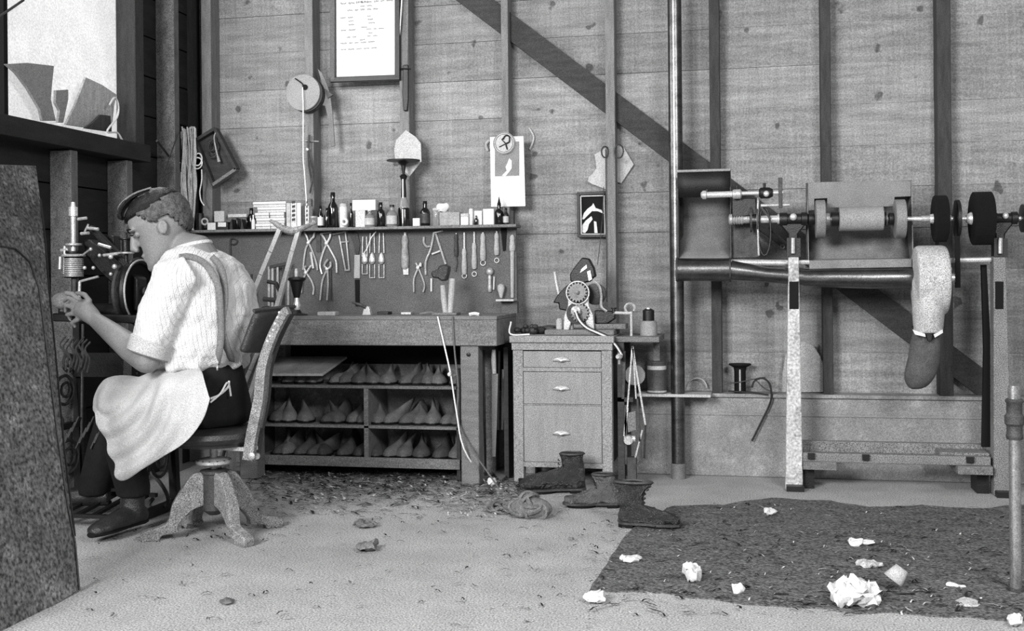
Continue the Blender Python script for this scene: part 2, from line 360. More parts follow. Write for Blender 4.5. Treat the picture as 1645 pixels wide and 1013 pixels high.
q.build('ornament_casting', ironr, M_)['kind'] = 'stuff'
q = MB().tube([P(133, 520, my - .17), P(131, 700, my - .17)], .005, 6); q.build('pitman_rod', ironr, M_)
MB().slab([(110, 840), (215, 828), (200, 815), (112, 822)], my - .02, .02)
q = MB()
for k in range(6): q.bar((-2.75 + .07 * k, my - .26, .05), (-2.75 + .07 * k, my + .02, .08), .02, .012, (0, 0, 1))
q.bar((-2.78, my - .26, .05), (-2.36, my - .26, .05), .02, .015, (0, 0, 1)); q.bar((-2.78, my + .02, .08), (-2.36, my + .02, .08), .02, .015, (0, 0, 1))
q.build('treadle', iron, M_)
MB().tube(crv(pp([(242, 757), (262, 782), (270, 805), (255, 820), (240, 812), (246, 800)], my + .05)), .008, 7).build('curved_brake_iron', ironr, M_)
MB().bar((-2.8, my + .1, .6), (-2.3, my + .1, .6), .1, .02).build('apron_rail', iron, M_)
# work piece held at the needle
MB().ell(P(100, 483, -1.62), (.045, .03, .033), seg=14, ri=8).build('shoe_upper', leatherm, None, 'pale folded leather shoe upper held under the needle', 'shoe part')
# ------------------------------------------------------------------ stool
sc_ = V((-1.955, -1.66, 0)); zs = P(350, 690, -1.66).z
ST = T('swivel_work_chair', sc_, 'wooden swivel chair with four curved legs and leather back pad under the seated man', 'chair')
def leg(ft, name='leg'):
    ft = V(ft); d = V((ft.x - sc_.x, ft.y - sc_.y, 0)); L_ = d.length; d.normalize(); t = V((-d.y, d.x, 0))
    top = .24
    outer = [(.035, top), (.075, top - .005), (.11, top - .05), (.15, .125), (L_ - .06, .06), (L_ + .025, .035), (L_ + .03, 0)]
    inner = [(L_ - .035, 0), (L_ - .045, .018), (L_ - .1, .025), (.13, .05), (.085, .10), (.035, .12)]
    o2 = crv([sc_ + d * r + V((0, 0, h)) for r, h in outer], 3) + crv([sc_ + d * r + V((0, 0, h)) for r, h in inner], 3)
    MB().prism([p - t * .021 for p in o2], t * .042).build(name, chairw, ST, bev=.004)
chairw = mat('chair_wood', 120, .6, var=.35, sc=12, grain=.3, st=(2, 2, 2), patches=.3)
for ft in [PZ(240, 868), PZ(393, 876), PZ(440, 846)]: leg(ft)
leg(sc_ * 2 - PZ(393, 876))
MB().lathe(sc_ + V((0, 0, .1)), [(.02, -.02), (.045, 0), (.045, .13), (.05, .135), (.05, .145), (.02, .15)], 20).build('hub_block', ironr, ST)
MB().lathe(sc_ + V((0, 0, .24)), [(.014, 0), (.014, zs - .24 - .03)], 12).build('screw_post', steeld, ST)
q = MB().lathe(sc_ + V((0, 0, .272)), [(.02, -.012), (.055, -.008), (.066, 0), (.066, .01), (.05, .016), (.02, .02)], 28)
q.build('lock_wheel', steeld, ST)
q = MB()
for k in range(14): a = 2 * pi * k / 14; q.ell(sc_ + V((.06 * cos(a), .06 * sin(a), .28)), .006, seg=6, ri=4)
q.build('wheel_studs', iron, ST)['kind'] = 'stuff'
MB().lathe(sc_ + V((0, 0, zs - .03)), [(.05, -.03), (.14, -.022), (.145, -.012), (.17, 0), (.18, .012), (.178, .03), (.15, .042), (.0, .046)], 36).build('seat', leatherd, ST)
bx = P(400, 708, -1.70)
MB().bar(sc_ + V((.02, -.02, zs - .06)), V((bx.x + .02, -1.70, zs - .06)), .014, .05, (0, 1, 0)).build('seat_bar', steel, ST)
for yy, dx in ((-1.74, 0), (-1.58, 8)):
    c = crv(pp([(400 + dx, 738), (405 + dx, 700), (417 + dx, 640), (422 + dx, 590), (436 + dx, 545), (456 + dx, 505), (464 + dx, 498)], yy), 4)
    q = MB(); R = []
    for i, p in enumerate(c):
        dd = (c[min(i + 1, len(c) - 1)] - c[max(i - 1, 0)]).normalized(); u = V((0, 1, 0)).cross(dd)
        wd = .020 - .006 * i / len(c); R.append([p + u * wd + V((0, -.013, 0)), p - u * wd + V((0, -.013, 0)), p - u * wd + V((0, .013, 0)), p + u * wd + V((0, .013, 0))])
    q.grid([r + [r[0]] for r in R]); q.add(R[0], [(0, 1, 2, 3)]); q.add(R[-1], [(0, 1, 2, 3)])
    UR = q.build('back_upright', chairw if dx == 0 else woodd, ST)
    MB().lathe(P(405 + dx, 732, yy - .016), [(.013, 0), (.013, .006), (.005, .01)], 12, (0, -1, 0)).build('bolt', steeld, UR)
rows = []
for i in range(9):
    t = i / 8; r = []
    for j in range(9):
        s_ = j / 8
        a = P(409 + (474 - 409) * s_, 500 - 7 * s_ + 5 * (s_ - .5) ** 2, -1.80 + .24 * s_); b = P(385 + (437 - 385) * s_, 566 + 0 * s_, -1.80 + .24 * s_)
        q = a.lerp(b, t); q.x += .03 * sin(pi * s_) * .6; r.append(q)
    rows.append(r)
PD = MB().grid(rows).build('back_pad', leatherd, ST, solid=.03, sub=1)
MB().tube(crv([q + V((-.003, 0, .005)) for q in rows[0]], 2), .008, 6).build('pad_rim', ironr, PD)
q = MB()
for x, y in [(449, 502), (446, 510), (442, 520), (439, 530), (434, 540), (430, 548)]: q.ell(P(x, y, -1.79), .006, seg=6, ri=4)
q.build('tack_row', steel, PD)['kind'] = 'stuff'
# ------------------------------------------------------------------ the seated man
YB = -1.64
fw = V((-.906, .40, 0)).normalized(); lf = V((-fw.y, fw.x, 0))
PE = T('person', V((-2.05, YB, 0)), 'man in striped shirt, suspenders and white apron seated in profile at the sewing machine', 'person')
HC = P(259, 366, YB)
pitch = radians(24); hy = radians(203)
HR = Matrix.Rotation(hy, 3, 'Z') @ Matrix.Rotation(pitch, 3, 'Y')
def hp(x, y, z, k=1.14): return HC + HR @ (V((x, y, z)) * k)
prof = [(-.128, .072, .030, .016), (-.118, .088, .012, .034), (-.10, .093, -.005, .046), (-.08, .088, -.03, .055), (-.06, .087, -.055, .060), (-.035, .084, -.08, .066), (-.01, .082, -.094, .070), (.012, .084, -.10, .073), (.03, .094, -.102, .074), (.055, .092, -.1, .074), (.08, .076, -.09, .066), (.10, .05, -.07, .05), (.115, .02, -.04, .03), (.12, -.005, -.02, .012)]
def headrings(k, zmin=-1, extra=0):
    R = []
    for z_, f, b, w_ in prof:
        if z_ < zmin: continue
        R.append((hp((f + b) / 2, 0, z_ + extra * .3), HR @ V(((f - b) / 2 * k * 1.14 + extra, 0, 0)), HR @ V((0, w_ * k * 1.14 + extra, 0))))
    return R
BD = MB(); BD.rings(headrings(1), 28)
BD.tube([hp(.084, 0, .03), hp(.092, 0, .006), hp(.100, 0, -.014), hp(.106, 0, -.028), hp(.098, 0, -.036)], [.011, .013, .016, .0175, .015], 10)
BD.ell(hp(.1, .012, -.036), .010); BD.ell(hp(.1, -.012, -.036), .010)
BD.ell(hp(.086, 0, -.062), (.013, .024, .008), HR); BD.ell(hp(.084, 0, -.078), (.013, .022, .009), HR); BD.ell(hp(.078, 0, -.108), (.02, .026, .018), HR)
BD.ell(hp(.086, .03, .027), (.012, .026, .008), HR); BD.ell(hp(.086, -.03, .027), (.012, .026, .008), HR)
for s_ in (-1, 1):
    BD.ell(hp(-.008, s_ * .079, -.012), (.014, .006, .024), HR); BD.torus(hp(-.012, s_ * .080, -.006), HR @ V((0, 1, 0)), .015, .0055, 16, 6, 1.45)
nb = P(318, 412, YB)
BD.tube([hp(-.02, 0, -.03), hp(-.03, 0, -.08), nb + V((-.01, 0, .03)), nb + V((.02, 0, -.05))], [.062, .060, .062, .09], 18)
tors = [(312, 404, .065, .08), (320, 425, .09, .16), (330, 460, .11, .18), (335, 520, .115, .16), (334, 580, .085, .125), (338, 640, .10, .145), (343, 672, .09, .13)]
BD.rings([(P(x, y, YB), fw * d, lf * w_) for x, y, d, w_ in tors], 20)
shL = P(283, 440, YB - .17); elL = P(236, 578, -1.86); wrL = P(154, 514, -1.76)
BD.tube([shL, shL.lerp(elL, .5), elL], [.06, .055, .047], 12); BD.ell(elL, .048)
BD.tube([elL, elL.lerp(wrL, .3), elL.lerp(wrL, .65), wrL, wrL + V((-.03, .01, .015))], [.049, .050, .040, .029, .028], 14)
shR = P(362, 440, YB + .16); elR = P(250, 585, -1.38); wrR = P(150, 512, -1.55)
BD.tube([shR, shR.lerp(elR, .5), elR], [.06, .052, .045], 12); BD.tube([elR, elR.lerp(wrR, .35), wrR], [.046, .046, .028], 12)
def hand(pal, fingers, thumb, wr):
    BD.tube([wr, wr.lerp(pal, .5), pal, pal.lerp(V(fingers[1][0]), .8)], [.028, .034, .038, .026], 12)
    for k, f in enumerate(fingers): BD.tube([pal.lerp(V(f[0]), .4)] + f, [.011, .0105, .0095, .0085][:len(f)] + [.0075], 8)
    BD.tube([pal] + thumb, [.014, .013, .011, .009], 8)
def fp(L_, Y, dy=0): return [P(x, y, Y + dy * i) for i, (x, y) in enumerate(L_)]
hand(P(137, 498, -1.74), [fp([(124, 485), (110, 478), (102, 484)], -1.735, .012), fp([(120, 494), (106, 490), (105, 502)], -1.745, .012), fp([(121, 503), (109, 505), (114, 515)], -1.75, .012), fp([(125, 513), (116, 518), (122, 526)], -1.75, .012)], fp([(143, 482), (136, 473), (122, 470)], -1.74, .01), wrL)
hand(P(132, 494, -1.60), [fp([(118, 482), (104, 474), (94, 478)], -1.58, .0), fp([(116, 488), (102, 484), (92, 490)], -1.57, 0), fp([(116, 495), (104, 494), (98, 500)], -1.565, 0), fp([(118, 501), (108, 503), (106, 508)], -1.56, 0)], fp([(126, 480), (116, 472), (104, 470)], -1.63, 0), wrR)
hipL = P(338, 652, YB - .08); knL = P(184, 652, -1.76); anL = P(214, 792, -1.66)
hipR = P(345, 655, YB + .09); knR = P(184, 654, -1.52); anR = P(152, 790, -1.47)
for h_, k_, a_ in ((hipL, knL, anL), (hipR, knR, anR)):
    BD.tube([h_, h_.lerp(k_, .5), k_], [.072, .062, .05], 12); BD.ell(k_, .056); BD.tube([k_, k_.lerp(a_, .35), a_], [.053, .05, .035], 12)
BD.build('body', skin, PE, remesh=.0052, smooth=3)
# face details
for s_ in (-1, 1):
    MB().ell(hp(.073, s_ * .032, .008), .0125, seg=10, ri=6).build('eye', mat('eye_grey', 120, .3, var=.05), PE)
    MB().tube([hp(.098, s_ * .014, .026), hp(.097, s_ * .03, .034), hp(.086, s_ * .05, .03)], [.004, .005, .003], 6).build('eyebrow', hairm, PE)
    MB().tube([hp(.093, s_ * .018, .012), hp(.096, s_ * .03, .014), hp(.086, s_ * .045, .010)], .0028, 5).build('eyelid', hairm, PE)
# hair
def hairshell(k, test, name, m, extra=.004, sol=.012):
    q = MB(); R = []
    prev = prof[3:]
    Z = [prev[0][0] + (prev[-1][0] - prev[0][0]) * i / 26 for i in range(27)]
    def ip(z_):
        for a, b in zip(prof, prof[1:]):
            if a[0] <= z_ <= b[0]:
                t = (z_ - a[0]) / (b[0] - a[0]); return [a[i] + (b[i] - a[i]) * t for i in range(4)]
        return prof[-1]
    SEG = 48; grid_ = []
    for z_ in Z:
        _, f, b, w_ = ip(z_); r = []
        for kk in range(SEG):
            t = 2 * pi * kk / SEG; x = (f + b) / 2 + (f - b) / 2 * cos(t) * k + extra * cos(t); y = w_ * sin(t) * k + extra * sin(t)
            r.append((x, y, z_ + max(0, (z_ - .06)) * .12))
        grid_.append(r)
    idx = {}
    def vi(i, kk):
        if (i, kk) not in idx: idx[(i, kk)] = len(q.v); x, y, z_ = grid_[i][kk]; p = hp(x, y, z_); p += (p - HC).normalized() * (.007 * noise.noise(p * 45) + .004 * noise.noise(p * 120)); q.v.append(p)
        return idx[(i, kk)]
    for i in range(26):
        for kk in range(SEG):
            k2 = (kk + 1) % SEG; x = (grid_[i][kk][0] + grid_[i][k2][0]) / 2; z_ = (grid_[i][kk][2] + grid_[i + 1][kk][2]) / 2; y = grid_[i][kk][1]
            if test(x, y, z_): q.f.append([vi(i, kk), vi(i, k2), vi(i + 1, k2), vi(i + 1, kk)])
    q.f.append([vi(26, kk) for kk in range(SEG)])
    return q.build(name, m, PE, solid=sol)
def hl(x, y, z_):
    if x > .055: return z_ > .07
    if x > .0: return z_ > .07 - (.055 - x) * 1.0
    if x > -.045: return z_ > .026
    return z_ > .024 + (x + .045) * 2.2
hairshell(1.03, hl, 'cropped_hair', hairs)
hairshell(1.055, lambda x, y, z_: z_ > .062 - .25 * min(x, 0) + (.02 if x > .07 else 0) * 0 + abs(y) * .1, 'top_hair', hairm, .003, .012)
q = MB()
for k in range(9):
    yy = -.036 + .009 * k
    q.tube(crv([hp(-.02, yy, .128), hp(.04, yy, .128), hp(.08, yy, .112), hp(.100, yy * .9, .092), hp(.102, yy * .8, .076)], 3), [.008] * 12 + [.004], 6)
q.build('forelock', hairm, PE)
MB().tube(crv([hp(.098, -.02, .082), hp(.104, .0, .094), hp(.085, .03, .118), hp(.03, .045, .132), hp(-.03, .05, .128)], 4), .0035, 6).build('head_band', susp, PE)
# shirt
SH = MB()
st_ = [(311, 396, .058, .066), (316, 405, .078, .12), (323, 424, .112, .185), (332, 460, .132, .205), (337, 500, .138, .205), (334, 540, .14, .20), (327, 566, .145, .20), (320, 582, .135, .185), (325, 592, .10, .15)]
SH.rings([(P(x, y, YB), fw * d, lf * w_) for x, y, d, w_ in st_], 32)
hem = P(240, 560, -1.855)
SH.tube([shL + V((.04, .03, .0)), shL + V((0, 0, -.02)), shL.lerp(hem, .5) + V((.0, 0, 0)), hem], [.07, .086, .084, .070], 18)
SH.tube([shR + V((-.02, -.03, 0)), shR + V((0, 0, -.02)), shR.lerp(elR, .5), shR.lerp(elR, .85)], [.07, .082, .078, .066], 16)
hr = []
for yy, d, w_, am in ((560, .143, .193, .0), (574, .148, .195, .008), (584, .142, .19, .014), (590, .125, .172, .016)):
    c = P(322, yy, YB); n0 = len(SH.v); hr.append([c + fw * (d + am * sin(13 * a)) * cos(a) + lf * (w_ + am * sin(13 * a + 1)) * sin(a) + V((0, 0, am * .8 * sin(9 * a))) for a in [2 * pi * k / 52 for k in range(52)]])
n0 = len(SH.v); SH.v += [p for r in hr for p in r]
for i_ in range(3):
    for k in range(52): k2 = (k + 1) % 52; SH.f.append([n0 + i_ * 52 + k, n0 + i_ * 52 + k2, n0 + (i_ + 1) * 52 + k2, n0 + (i_ + 1) * 52 + k])
SH.f += [[n0 + k for k in range(52)][::-1], [n0 + 156 + k for k in range(52)]]
random.seed(11)
SHO = SH.build('shirt', shirt, PE, remesh=.006, smooth=4)
tx_ = bpy.data.textures.new('fold', 'CLOUDS'); tx_.noise_scale = .07; dm = SHO.modifiers.new('folds', 'DISPLACE'); dm.texture = tx_; dm.strength = .022; dm.mid_level = .5; dm.texture_coords = 'LOCAL'
CU = MB(); d_ = (hem - shL).normalized(); u, w_ = frame(d_)
CU.rings([(hem - d_ * .035, u * .074, w_ * .074), (hem - d_ * .03, u * .079, w_ * .079), (hem + d_ * .02, u * .076, w_ * .076), (hem + d_ * .025, u * .068, w_ * .068)], 22)
CU.build('rolled_cuff', mat('cuff_cloth', 172, .9, var=.08), PE)
MB().torus(P(310, 397, YB) + V((0, 0, .004)), V((-.25, 0, 1)), .066, .009, 26, 6, .95).build('collar_band', shirt, PE)
# suspenders: ribbons laid on the back
def ribbon(cpts, wd, name, m, par, nrm):
    c = crv(cpts, 6); r1 = []; r2 = []
    for i, p in enumerate(c):
        dd = (c[min(i + 1, len(c) - 1)] - c[max(i - 1, 0)]).normalized(); u = dd.cross(V(nrm)).normalized() * wd / 2; r1.append(p - u); r2.append(p + u)
    return MB().grid([r1, r2]).build(name, m, par, solid=.004)
def onback(L_): # project pixels on torso ellipsoid front-facing side
    out = []
    for x, y in L_:
        for a, b in zip(st_, st_[1:]):
            if a[1] <= y <= b[1]: t = (y - a[1]) / (b[1] - a[1]); cx, d, wd = [a[i] + (b[i] - a[i]) * t for i in (0, 2, 3)]; break
        c = P(cx, y, YB); r = (ray(x, y)).normalized()
        o = CAM - c; # intersect ray with elliptical cylinder
        A2 = (r.dot(fw) / d) ** 2 + (r.dot(lf) / wd) ** 2; B2 = 2 * (o.dot(fw) * r.dot(fw) / d ** 2 + o.dot(lf) * r.dot(lf) / wd ** 2); C2 = (o.dot(fw) / d) ** 2 + (o.dot(lf) / wd) ** 2 - 1
        disc = max(B2 * B2 - 4 * A2 * C2, 0); t = (-B2 - sqrt(disc)) / (2 * A2); out.append(CAM + r * (t - .016))
    return out
ribbon(onback([(288, 413), (305, 412), (325, 420), (340, 437), (351, 462), (354, 500), (355, 540), (352, 566), (348, 584)]), .024, 'suspender', susp, PE, (0.2, -1, .1))
ribbon(onback([(340, 412), (352, 425), (359, 445), (361, 480), (357, 520), (362, 550), (370, 572), (372, 580)]), .024, 'suspender', susp, PE, (0.2, -1, .1))
# trousers
TR = MB()
TR.rings([(P(x, y, YB), fw * d, lf * w_) for x, y, d, w_ in [(331, 570, .105, .145), (333, 600, .11, .15), (337, 640, .12, .165), (342, 668, .12, .165), (344, 682, .095, .14)]], 24)
for h_, k_, a_ in ((hipL, knL, anL), (hipR, knR, anR)):
    TR.tube([h_ + V((0, 0, .0)), h_.lerp(k_, .5), k_], [.088, .078, .066], 16); TR.ell(k_, .067)
    TR.tube([k_, k_.lerp(a_, .5), a_ + V((0, 0, .02)), a_ + V((0, 0, -.01))], [.066, .068, .064, .062], 16)
TR.build('trousers', trous, PE, remesh=.008)
# boots on the man
def wornboot(a_, yaw, name):
    q = MB(); d = V((cos(yaw), sin(yaw), 0)); t = V((-d.y, d.x, 0)); g0 = V((a_.x, a_.y, .03 if a_ is anL else .06)); 
    R = [(g0 + d * x + V((0, 0, z_)), t * w2, V((0, 0, h_)) + d * 0) for x, z_, w2, h_ in [(-.06, .03, .025, .03), (-.03, .035, .034, .04), (.04, .035, .038, .04), (.1, .03, .044, .034), (.16, .022, .046, .026), (.2, .018, .035, .018), (.215, .014, .018, .01)]]
    q.rings(R, 16); q.tube([g0 + V((0, 0, .03)), g0 + V((0, 0, .09)), a_ + V((0, 0, .06))], [.042, .042, .048], 14)
    b = q.build(name, leatherd, PE, remesh=.006)
    q = MB(); q.rings([(g0 + d * x + V((0, 0, .004)), t * w2 * .95, V((0, 0, .010))) for x, w2 in [(-.062, .02), (-.03, .036), (.05, .034), (.12, .048), (.18, .044), (.215, .02)]], 12); q.build('boot_sole', black, b)
wornboot(anL, radians(258), 'boot'); wornboot(anR, radians(190), 'boot')
# apron
Tt = [(322, 586), (290, 588), (258, 584), (238, 598), (213, 607), (182, 604), (164, 612), (153, 634), (151, 656)]
Bb = [(340, 640), (328, 674), (302, 708), (265, 731), (232, 752), (195, 773), (184, 745), (172, 712), (157, 678)]
Tc = crv([P(x, y, -1.72) for x, y in Tt], 5); Bc = crv([P(x, y, -1.885) for x, y in Bb], 5)
rows = []
nC = len(Tc); Tp = [(p.x, p.y) for p in crv([V((x, y, 0)) for x, y in Tt], 5)]; Bp = [(p.x, p.y) for p in crv([V((x, y, 0)) for x, y in Bb], 5)]
for v in range(-6, 26):
    r = []
    for i in range(nC):
        a, b = Tc[i], Bc[i]; s_ = i / (nC - 1)
        if v < 0: q = a + V((0, -v * .045, -.0016 * v * v))
        else:
            t = v / 25; e_ = min(t * 2.6, 1); (xa_, ya_), (xb_, yb_) = Tp[i], Bp[i]; q = P(xa_ + (xb_ - xa_) * t, ya_ + (yb_ - ya_) * t, -1.72 - .165 * (1 - (1 - e_) ** 2))
            ring = sqrt((q.x - Tc[20].x) ** 2 + (q.z - Tc[20].z) ** 2)
            fo = .013 * sin(ring * 75 + 1.5 * sin(s_ * 6)) * min(t * 3, 1) * (1 if .25 < s_ < .95 else .4)
            q.y += fo - .006
        r.append(q)
    rows.append(r)
MB().grid(rows).build('apron', apron, PE, solid=.004, sub=1, angle=80)
MB().tube(crv([P(338, 640, -1.84), P(352, 634, -1.80), P(366, 622, -1.72), P(368, 612, -1.70)]), .004, 6).build('apron_string', paper, PE)
MB().tube(crv([P(338, 646, -1.84), P(354, 632, -1.80), P(366, 614, -1.72), P(371, 636, -1.72)]), .0035, 6).build('apron_string', paper, PE)
MB().torus(P(349, 590, -1.83), (1, .6, 0), .009, .003, 12, 5).build('button_loop', steeld, PE)
# ------------------------------------------------------------------ workbench
BX1 = P(798, 530, -.56).x; BX0 = P(372, 530, -.56).x; bz = P(640, 514, -.56).z; bzl = P(640, 555, -.56).z
WBN = T('workbench', ((BX0 + BX1) / 2, -.35, 0), 'long heavy wooden workbench below the tool board', 'workbench')
MB().box((BX0, -.56, bzl), (BX1, -.51, bz)).build('front_beam', wood, WBN, bev=.005)
MB().box((BX1 - .05, -.51, bzl), (BX1, -.125, bz)).build('end_beam', wood, WBN, bev=.004)
for k in range(3): MB().box((BX0, -.555 + k * .143 + .001, bz), (BX1, -.555 + k * .143 + .141, bz + .018)).build('top_plank', wood, WBN, bev=.003)
lx0 = P(740, 650, -.55).x; lx1 = P(769, 650, -.55).x
MB().box((lx0, -.55, 0), (lx1, -.46, bzl)).build('leg', wood, WBN, bev=.005); MB().box((lx0, -.21, 0), (lx1, -.13, bzl)).build('leg', wood, WBN, bev=.005)
MB().box((BX0 + .03, -.55, 0), (BX0 + .12, -.46, bzl)).build('leg', wood, WBN, bev=.005); MB().box((BX0 + .03, -.21, 0), (BX0 + .12, -.13, bzl)).build('leg', wood, WBN, bev=.005)
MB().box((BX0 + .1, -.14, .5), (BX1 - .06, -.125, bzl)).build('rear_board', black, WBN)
MB().lathe(P(753, 569, -.55), [(.009, 0), (.009, .008), (.004, .01)], 10, (0, -1, 0)).build('bolt', iron, WBN)
# shoe rack
ry = -.44
rx0 = P(404, 650, ry).x; rx1 = P(739, 650, ry).x; zA = P(600, 620, ry).z; zB = P(600, 684, ry).z; zC = P(600, 738, ry).z; zT = P(600, 592, ry).z
RK = T('shoe_rack', ((rx0 + rx1) / 2, -.3, 0), 'three-tier wooden shoe rack standing under the workbench', 'shoe rack')
for nm, zz, th in (('shelf_board', zA, .012), ('shelf_board', zB, .012), ('shelf_board', zC, .016)):
    MB().box((rx0, ry, zz - th), (rx1, -.15, zz + .002)).build(nm, wood, RK, bev=.002)
MB().box((rx0, ry - .012, zC - .035), (rx1, ry, zC + .012)).build('front_rail', wood, RK, bev=.002)
rackback = mat('rack_back', 118, .9, var=.25, sc=9, patches=.4)
MB().box((rx0, -.152, .03), (rx1, -.145, zT)).build('back_panel', rackback, RK)
for x in (rx0, rx1 - .018): MB().box((x, ry, 0), (x + .018, -.15, zT - .0)).build('side_panel', woodd, RK)
dx_ = P(588, 650, ry).x; MB().box((dx_ - .011, ry, zC), (dx_ + .011, -.152, zA - .012)).build('divider', wood, RK)
# leaning board on the top tier
bp = [V((P(440, 597, ry).x, ry - .03, P(440, 599, ry).z)), V((P(522, 597, ry).x, ry - .03, P(522, 599, ry).z)), V((P(546, 572, -.3).x, -.2, P(546, 572, -.2).z)), V((P(440, 572, -.2).x, -.2, P(440, 572, -.2).z))]
MB().prism(bp, (0, 0, -.012)).build('shelf_plank', woodl, None, 'pale board lying across the shoes at the left of the top tier', 'board', bev=.002)
ords = ['first', 'second', 'third', 'fourth', 'fifth', 'sixth', 'seventh', 'eighth', 'ninth', 'tenth', 'eleventh', 'twelfth', 'thirteenth', 'fourteenth']
shoem = [leatherm, mat('tan_leather', 122, .65, var=.3, sc=14, bump=.3, rnd=.12), mat('shoe_dark', 78, .5, var=.4, sc=14, bump=.3, rnd=.2)]
def shoe(px, zfl, hpk, label, group, m, tilt, low=False):
    p = P(px, 600, ry + .02); base = V((p.x, ry + .03, zfl + .003)); q = MB(); yw = random.uniform(-.45, .45)
    d = V((sin(yw), cos(yw), 0)); t = V((cos(yw), -sin(yw), 0)); L_ = .235
    prof_ = [(0, .012, .012, 0), (.02, .032, .03, 0), (.06, .044, .042, 0), (.10, .043, .055 * hpk, .3), (.135, .036, .082 * hpk, .7), (.16, .028, .104 * hpk, 1), (.19, .022, .108 * hpk, 1), (.21, .018, .08 * hpk, .8)]
    R = []
    for s_, w_, h_, tl in prof_:
        if low: h_ = min(h_, .05)
        c = base + d * s_ + V((0, 0, .008)); row = []
        for k in range(13):
            a = pi * k / 12; ww = cos(a); hh = sin(a) ** (1.0 if tl < .5 else 1.7)
            sh = (h_ * hh) * tilt * tl
            row.append(c + t * (w_ * ww * (1 if tl < .5 else (1 - .55 * hh)) + sh) + V((0, 0, h_ * hh)))
        R.append(row)
    q.grid(R); q.add(R[0], [list(range(13))]); q.add(R[-1], [list(range(13))])
    q.add([r[0] for r in R] + [r[-1] for r in R][::-1], [list(range(16))])
    o = q.build('shoe', m, None, label, 'shoe', group, origin=base)
    q = MB(); ol = [base + d * s_ + t * (w_ + .004) for s_, w_, _, _ in prof_] + [base + d * s_ - t * (w_ + .004) for s_, w_, _, _ in prof_][::-1]
    q.prism(ol, (0, 0, .011)); q.build('sole', black, o); 
    return o
rows_ = [([455, 482, 502], zA, 'low shoe', True, 0), ([530, 548, 577, 600, 621, 646, 666, 687, 705, 725], zA, 'shoe', False, 0), ([444, 462, 489, 516, 541, 562, 577], zB, 'shoe', False, 1), ([605, 620, 643, 669, 692, 712, 730], zB, 'shoe', False, 1), ([438, 456, 474, 493, 517, 543, 572], zC, 'shoe', False, 2), ([602, 619, 646, 673, 700, 728], zC, 'shoe', False, 2)]
wh = ['low shoe from the left under the pale board on the top tier', 'pointed shoe right of the pale board on the top tier', 'shoe from the left in the left half of the middle tier', 'shoe from the divider in the right half of the middle tier', 'shoe from the left in the left half of the bottom tier', 'shoe from the divider in the right half of the bottom tier']
for (xs_, zz, _, low, tier), wtxt in zip(rows_, wh):
    for i, px in enumerate(xs_):
        m = shoem[random.randint(0, 1)] if tier < 2 else shoem[random.choice([0, 2, 2])]
        if (tier, px) in ((0, 666), (1, 516), (2, 673), (2, 700)): m = shoem[2]
        shoe(px, zz, random.uniform(.82, .98) * (1.05 if tier else .9), ords[i] + ' ' + wtxt, ['shoes on the top tier of the rack', 'shoes on the middle tier of the rack', 'shoes on the bottom tier of the rack'][tier], m, random.uniform(-.5, .7), low)
# things between bench and cabinet
def slot(name, lab, cat, pts, Y, r, m, extra=None):
    o = MB().tube(pp(pts, Y), [a for a in r], 8).build(name, m, None, lab, cat); return o
MB().tube([P(777, 562, -.36), P(777, 600, -.36), PZ(780, 762, .005)], [.006, .007, .006], 8).build('iron_rod', ironr, None, 'thin grey rod leaning between the bench leg and cabinet', 'rod')
SW = T('long_file', P(795, 738, -.4), 'long tapered blade with pale handle standing between bench and cabinet', 'file')
MB().slab([(790, 600), (800, 600), (798, 680), (796, 733), (791, 733), (790, 680)], -.4, .006).build('blade', dull, SW); MB().tube(pp([(794, 600), (793, 580), (793, 561)], -.4), [.010, .012, .009], 10).build('handle', woodl, SW)
MB().tube(pp([(802, 563), (800, 640), (800, 690)], -.33), .006, 6).build('thin_stick', woodd, None, 'thin dark stick behind the long file', 'stick')
MB().tube(pp([(808, 593), (808, 662), (807, 690)], -.30), [.007, .007, .004], 8).build('white_rod', paper, None, 'short white rod hanging beside the cabinet edge', 'rod')
a = PZ(778, 752, 0); MB().prism([PZ(781, 752), PZ(806, 734), PZ(812, 738), PZ(790, 760)], (0, 0, .03)).build('wood_block', wood, None, 'small wooden block on the floor behind the bench leg', 'block', bev=.003)
MB().prism([PZ(792, 765), PZ(822, 744), PZ(835, 752), PZ(806, 775)], (0, 0, .018)).build('floor_board', wood, None, 'flat board end lying beside the cabinet foot', 'board', bev=.003)
MB().box((P(812, 600, -.3).x, -.34, 0), (P(819, 600, -.3).x, -.14, .62)).build('upright_board', woodd, None, 'dark upright board between the bench and cabinet', 'board')
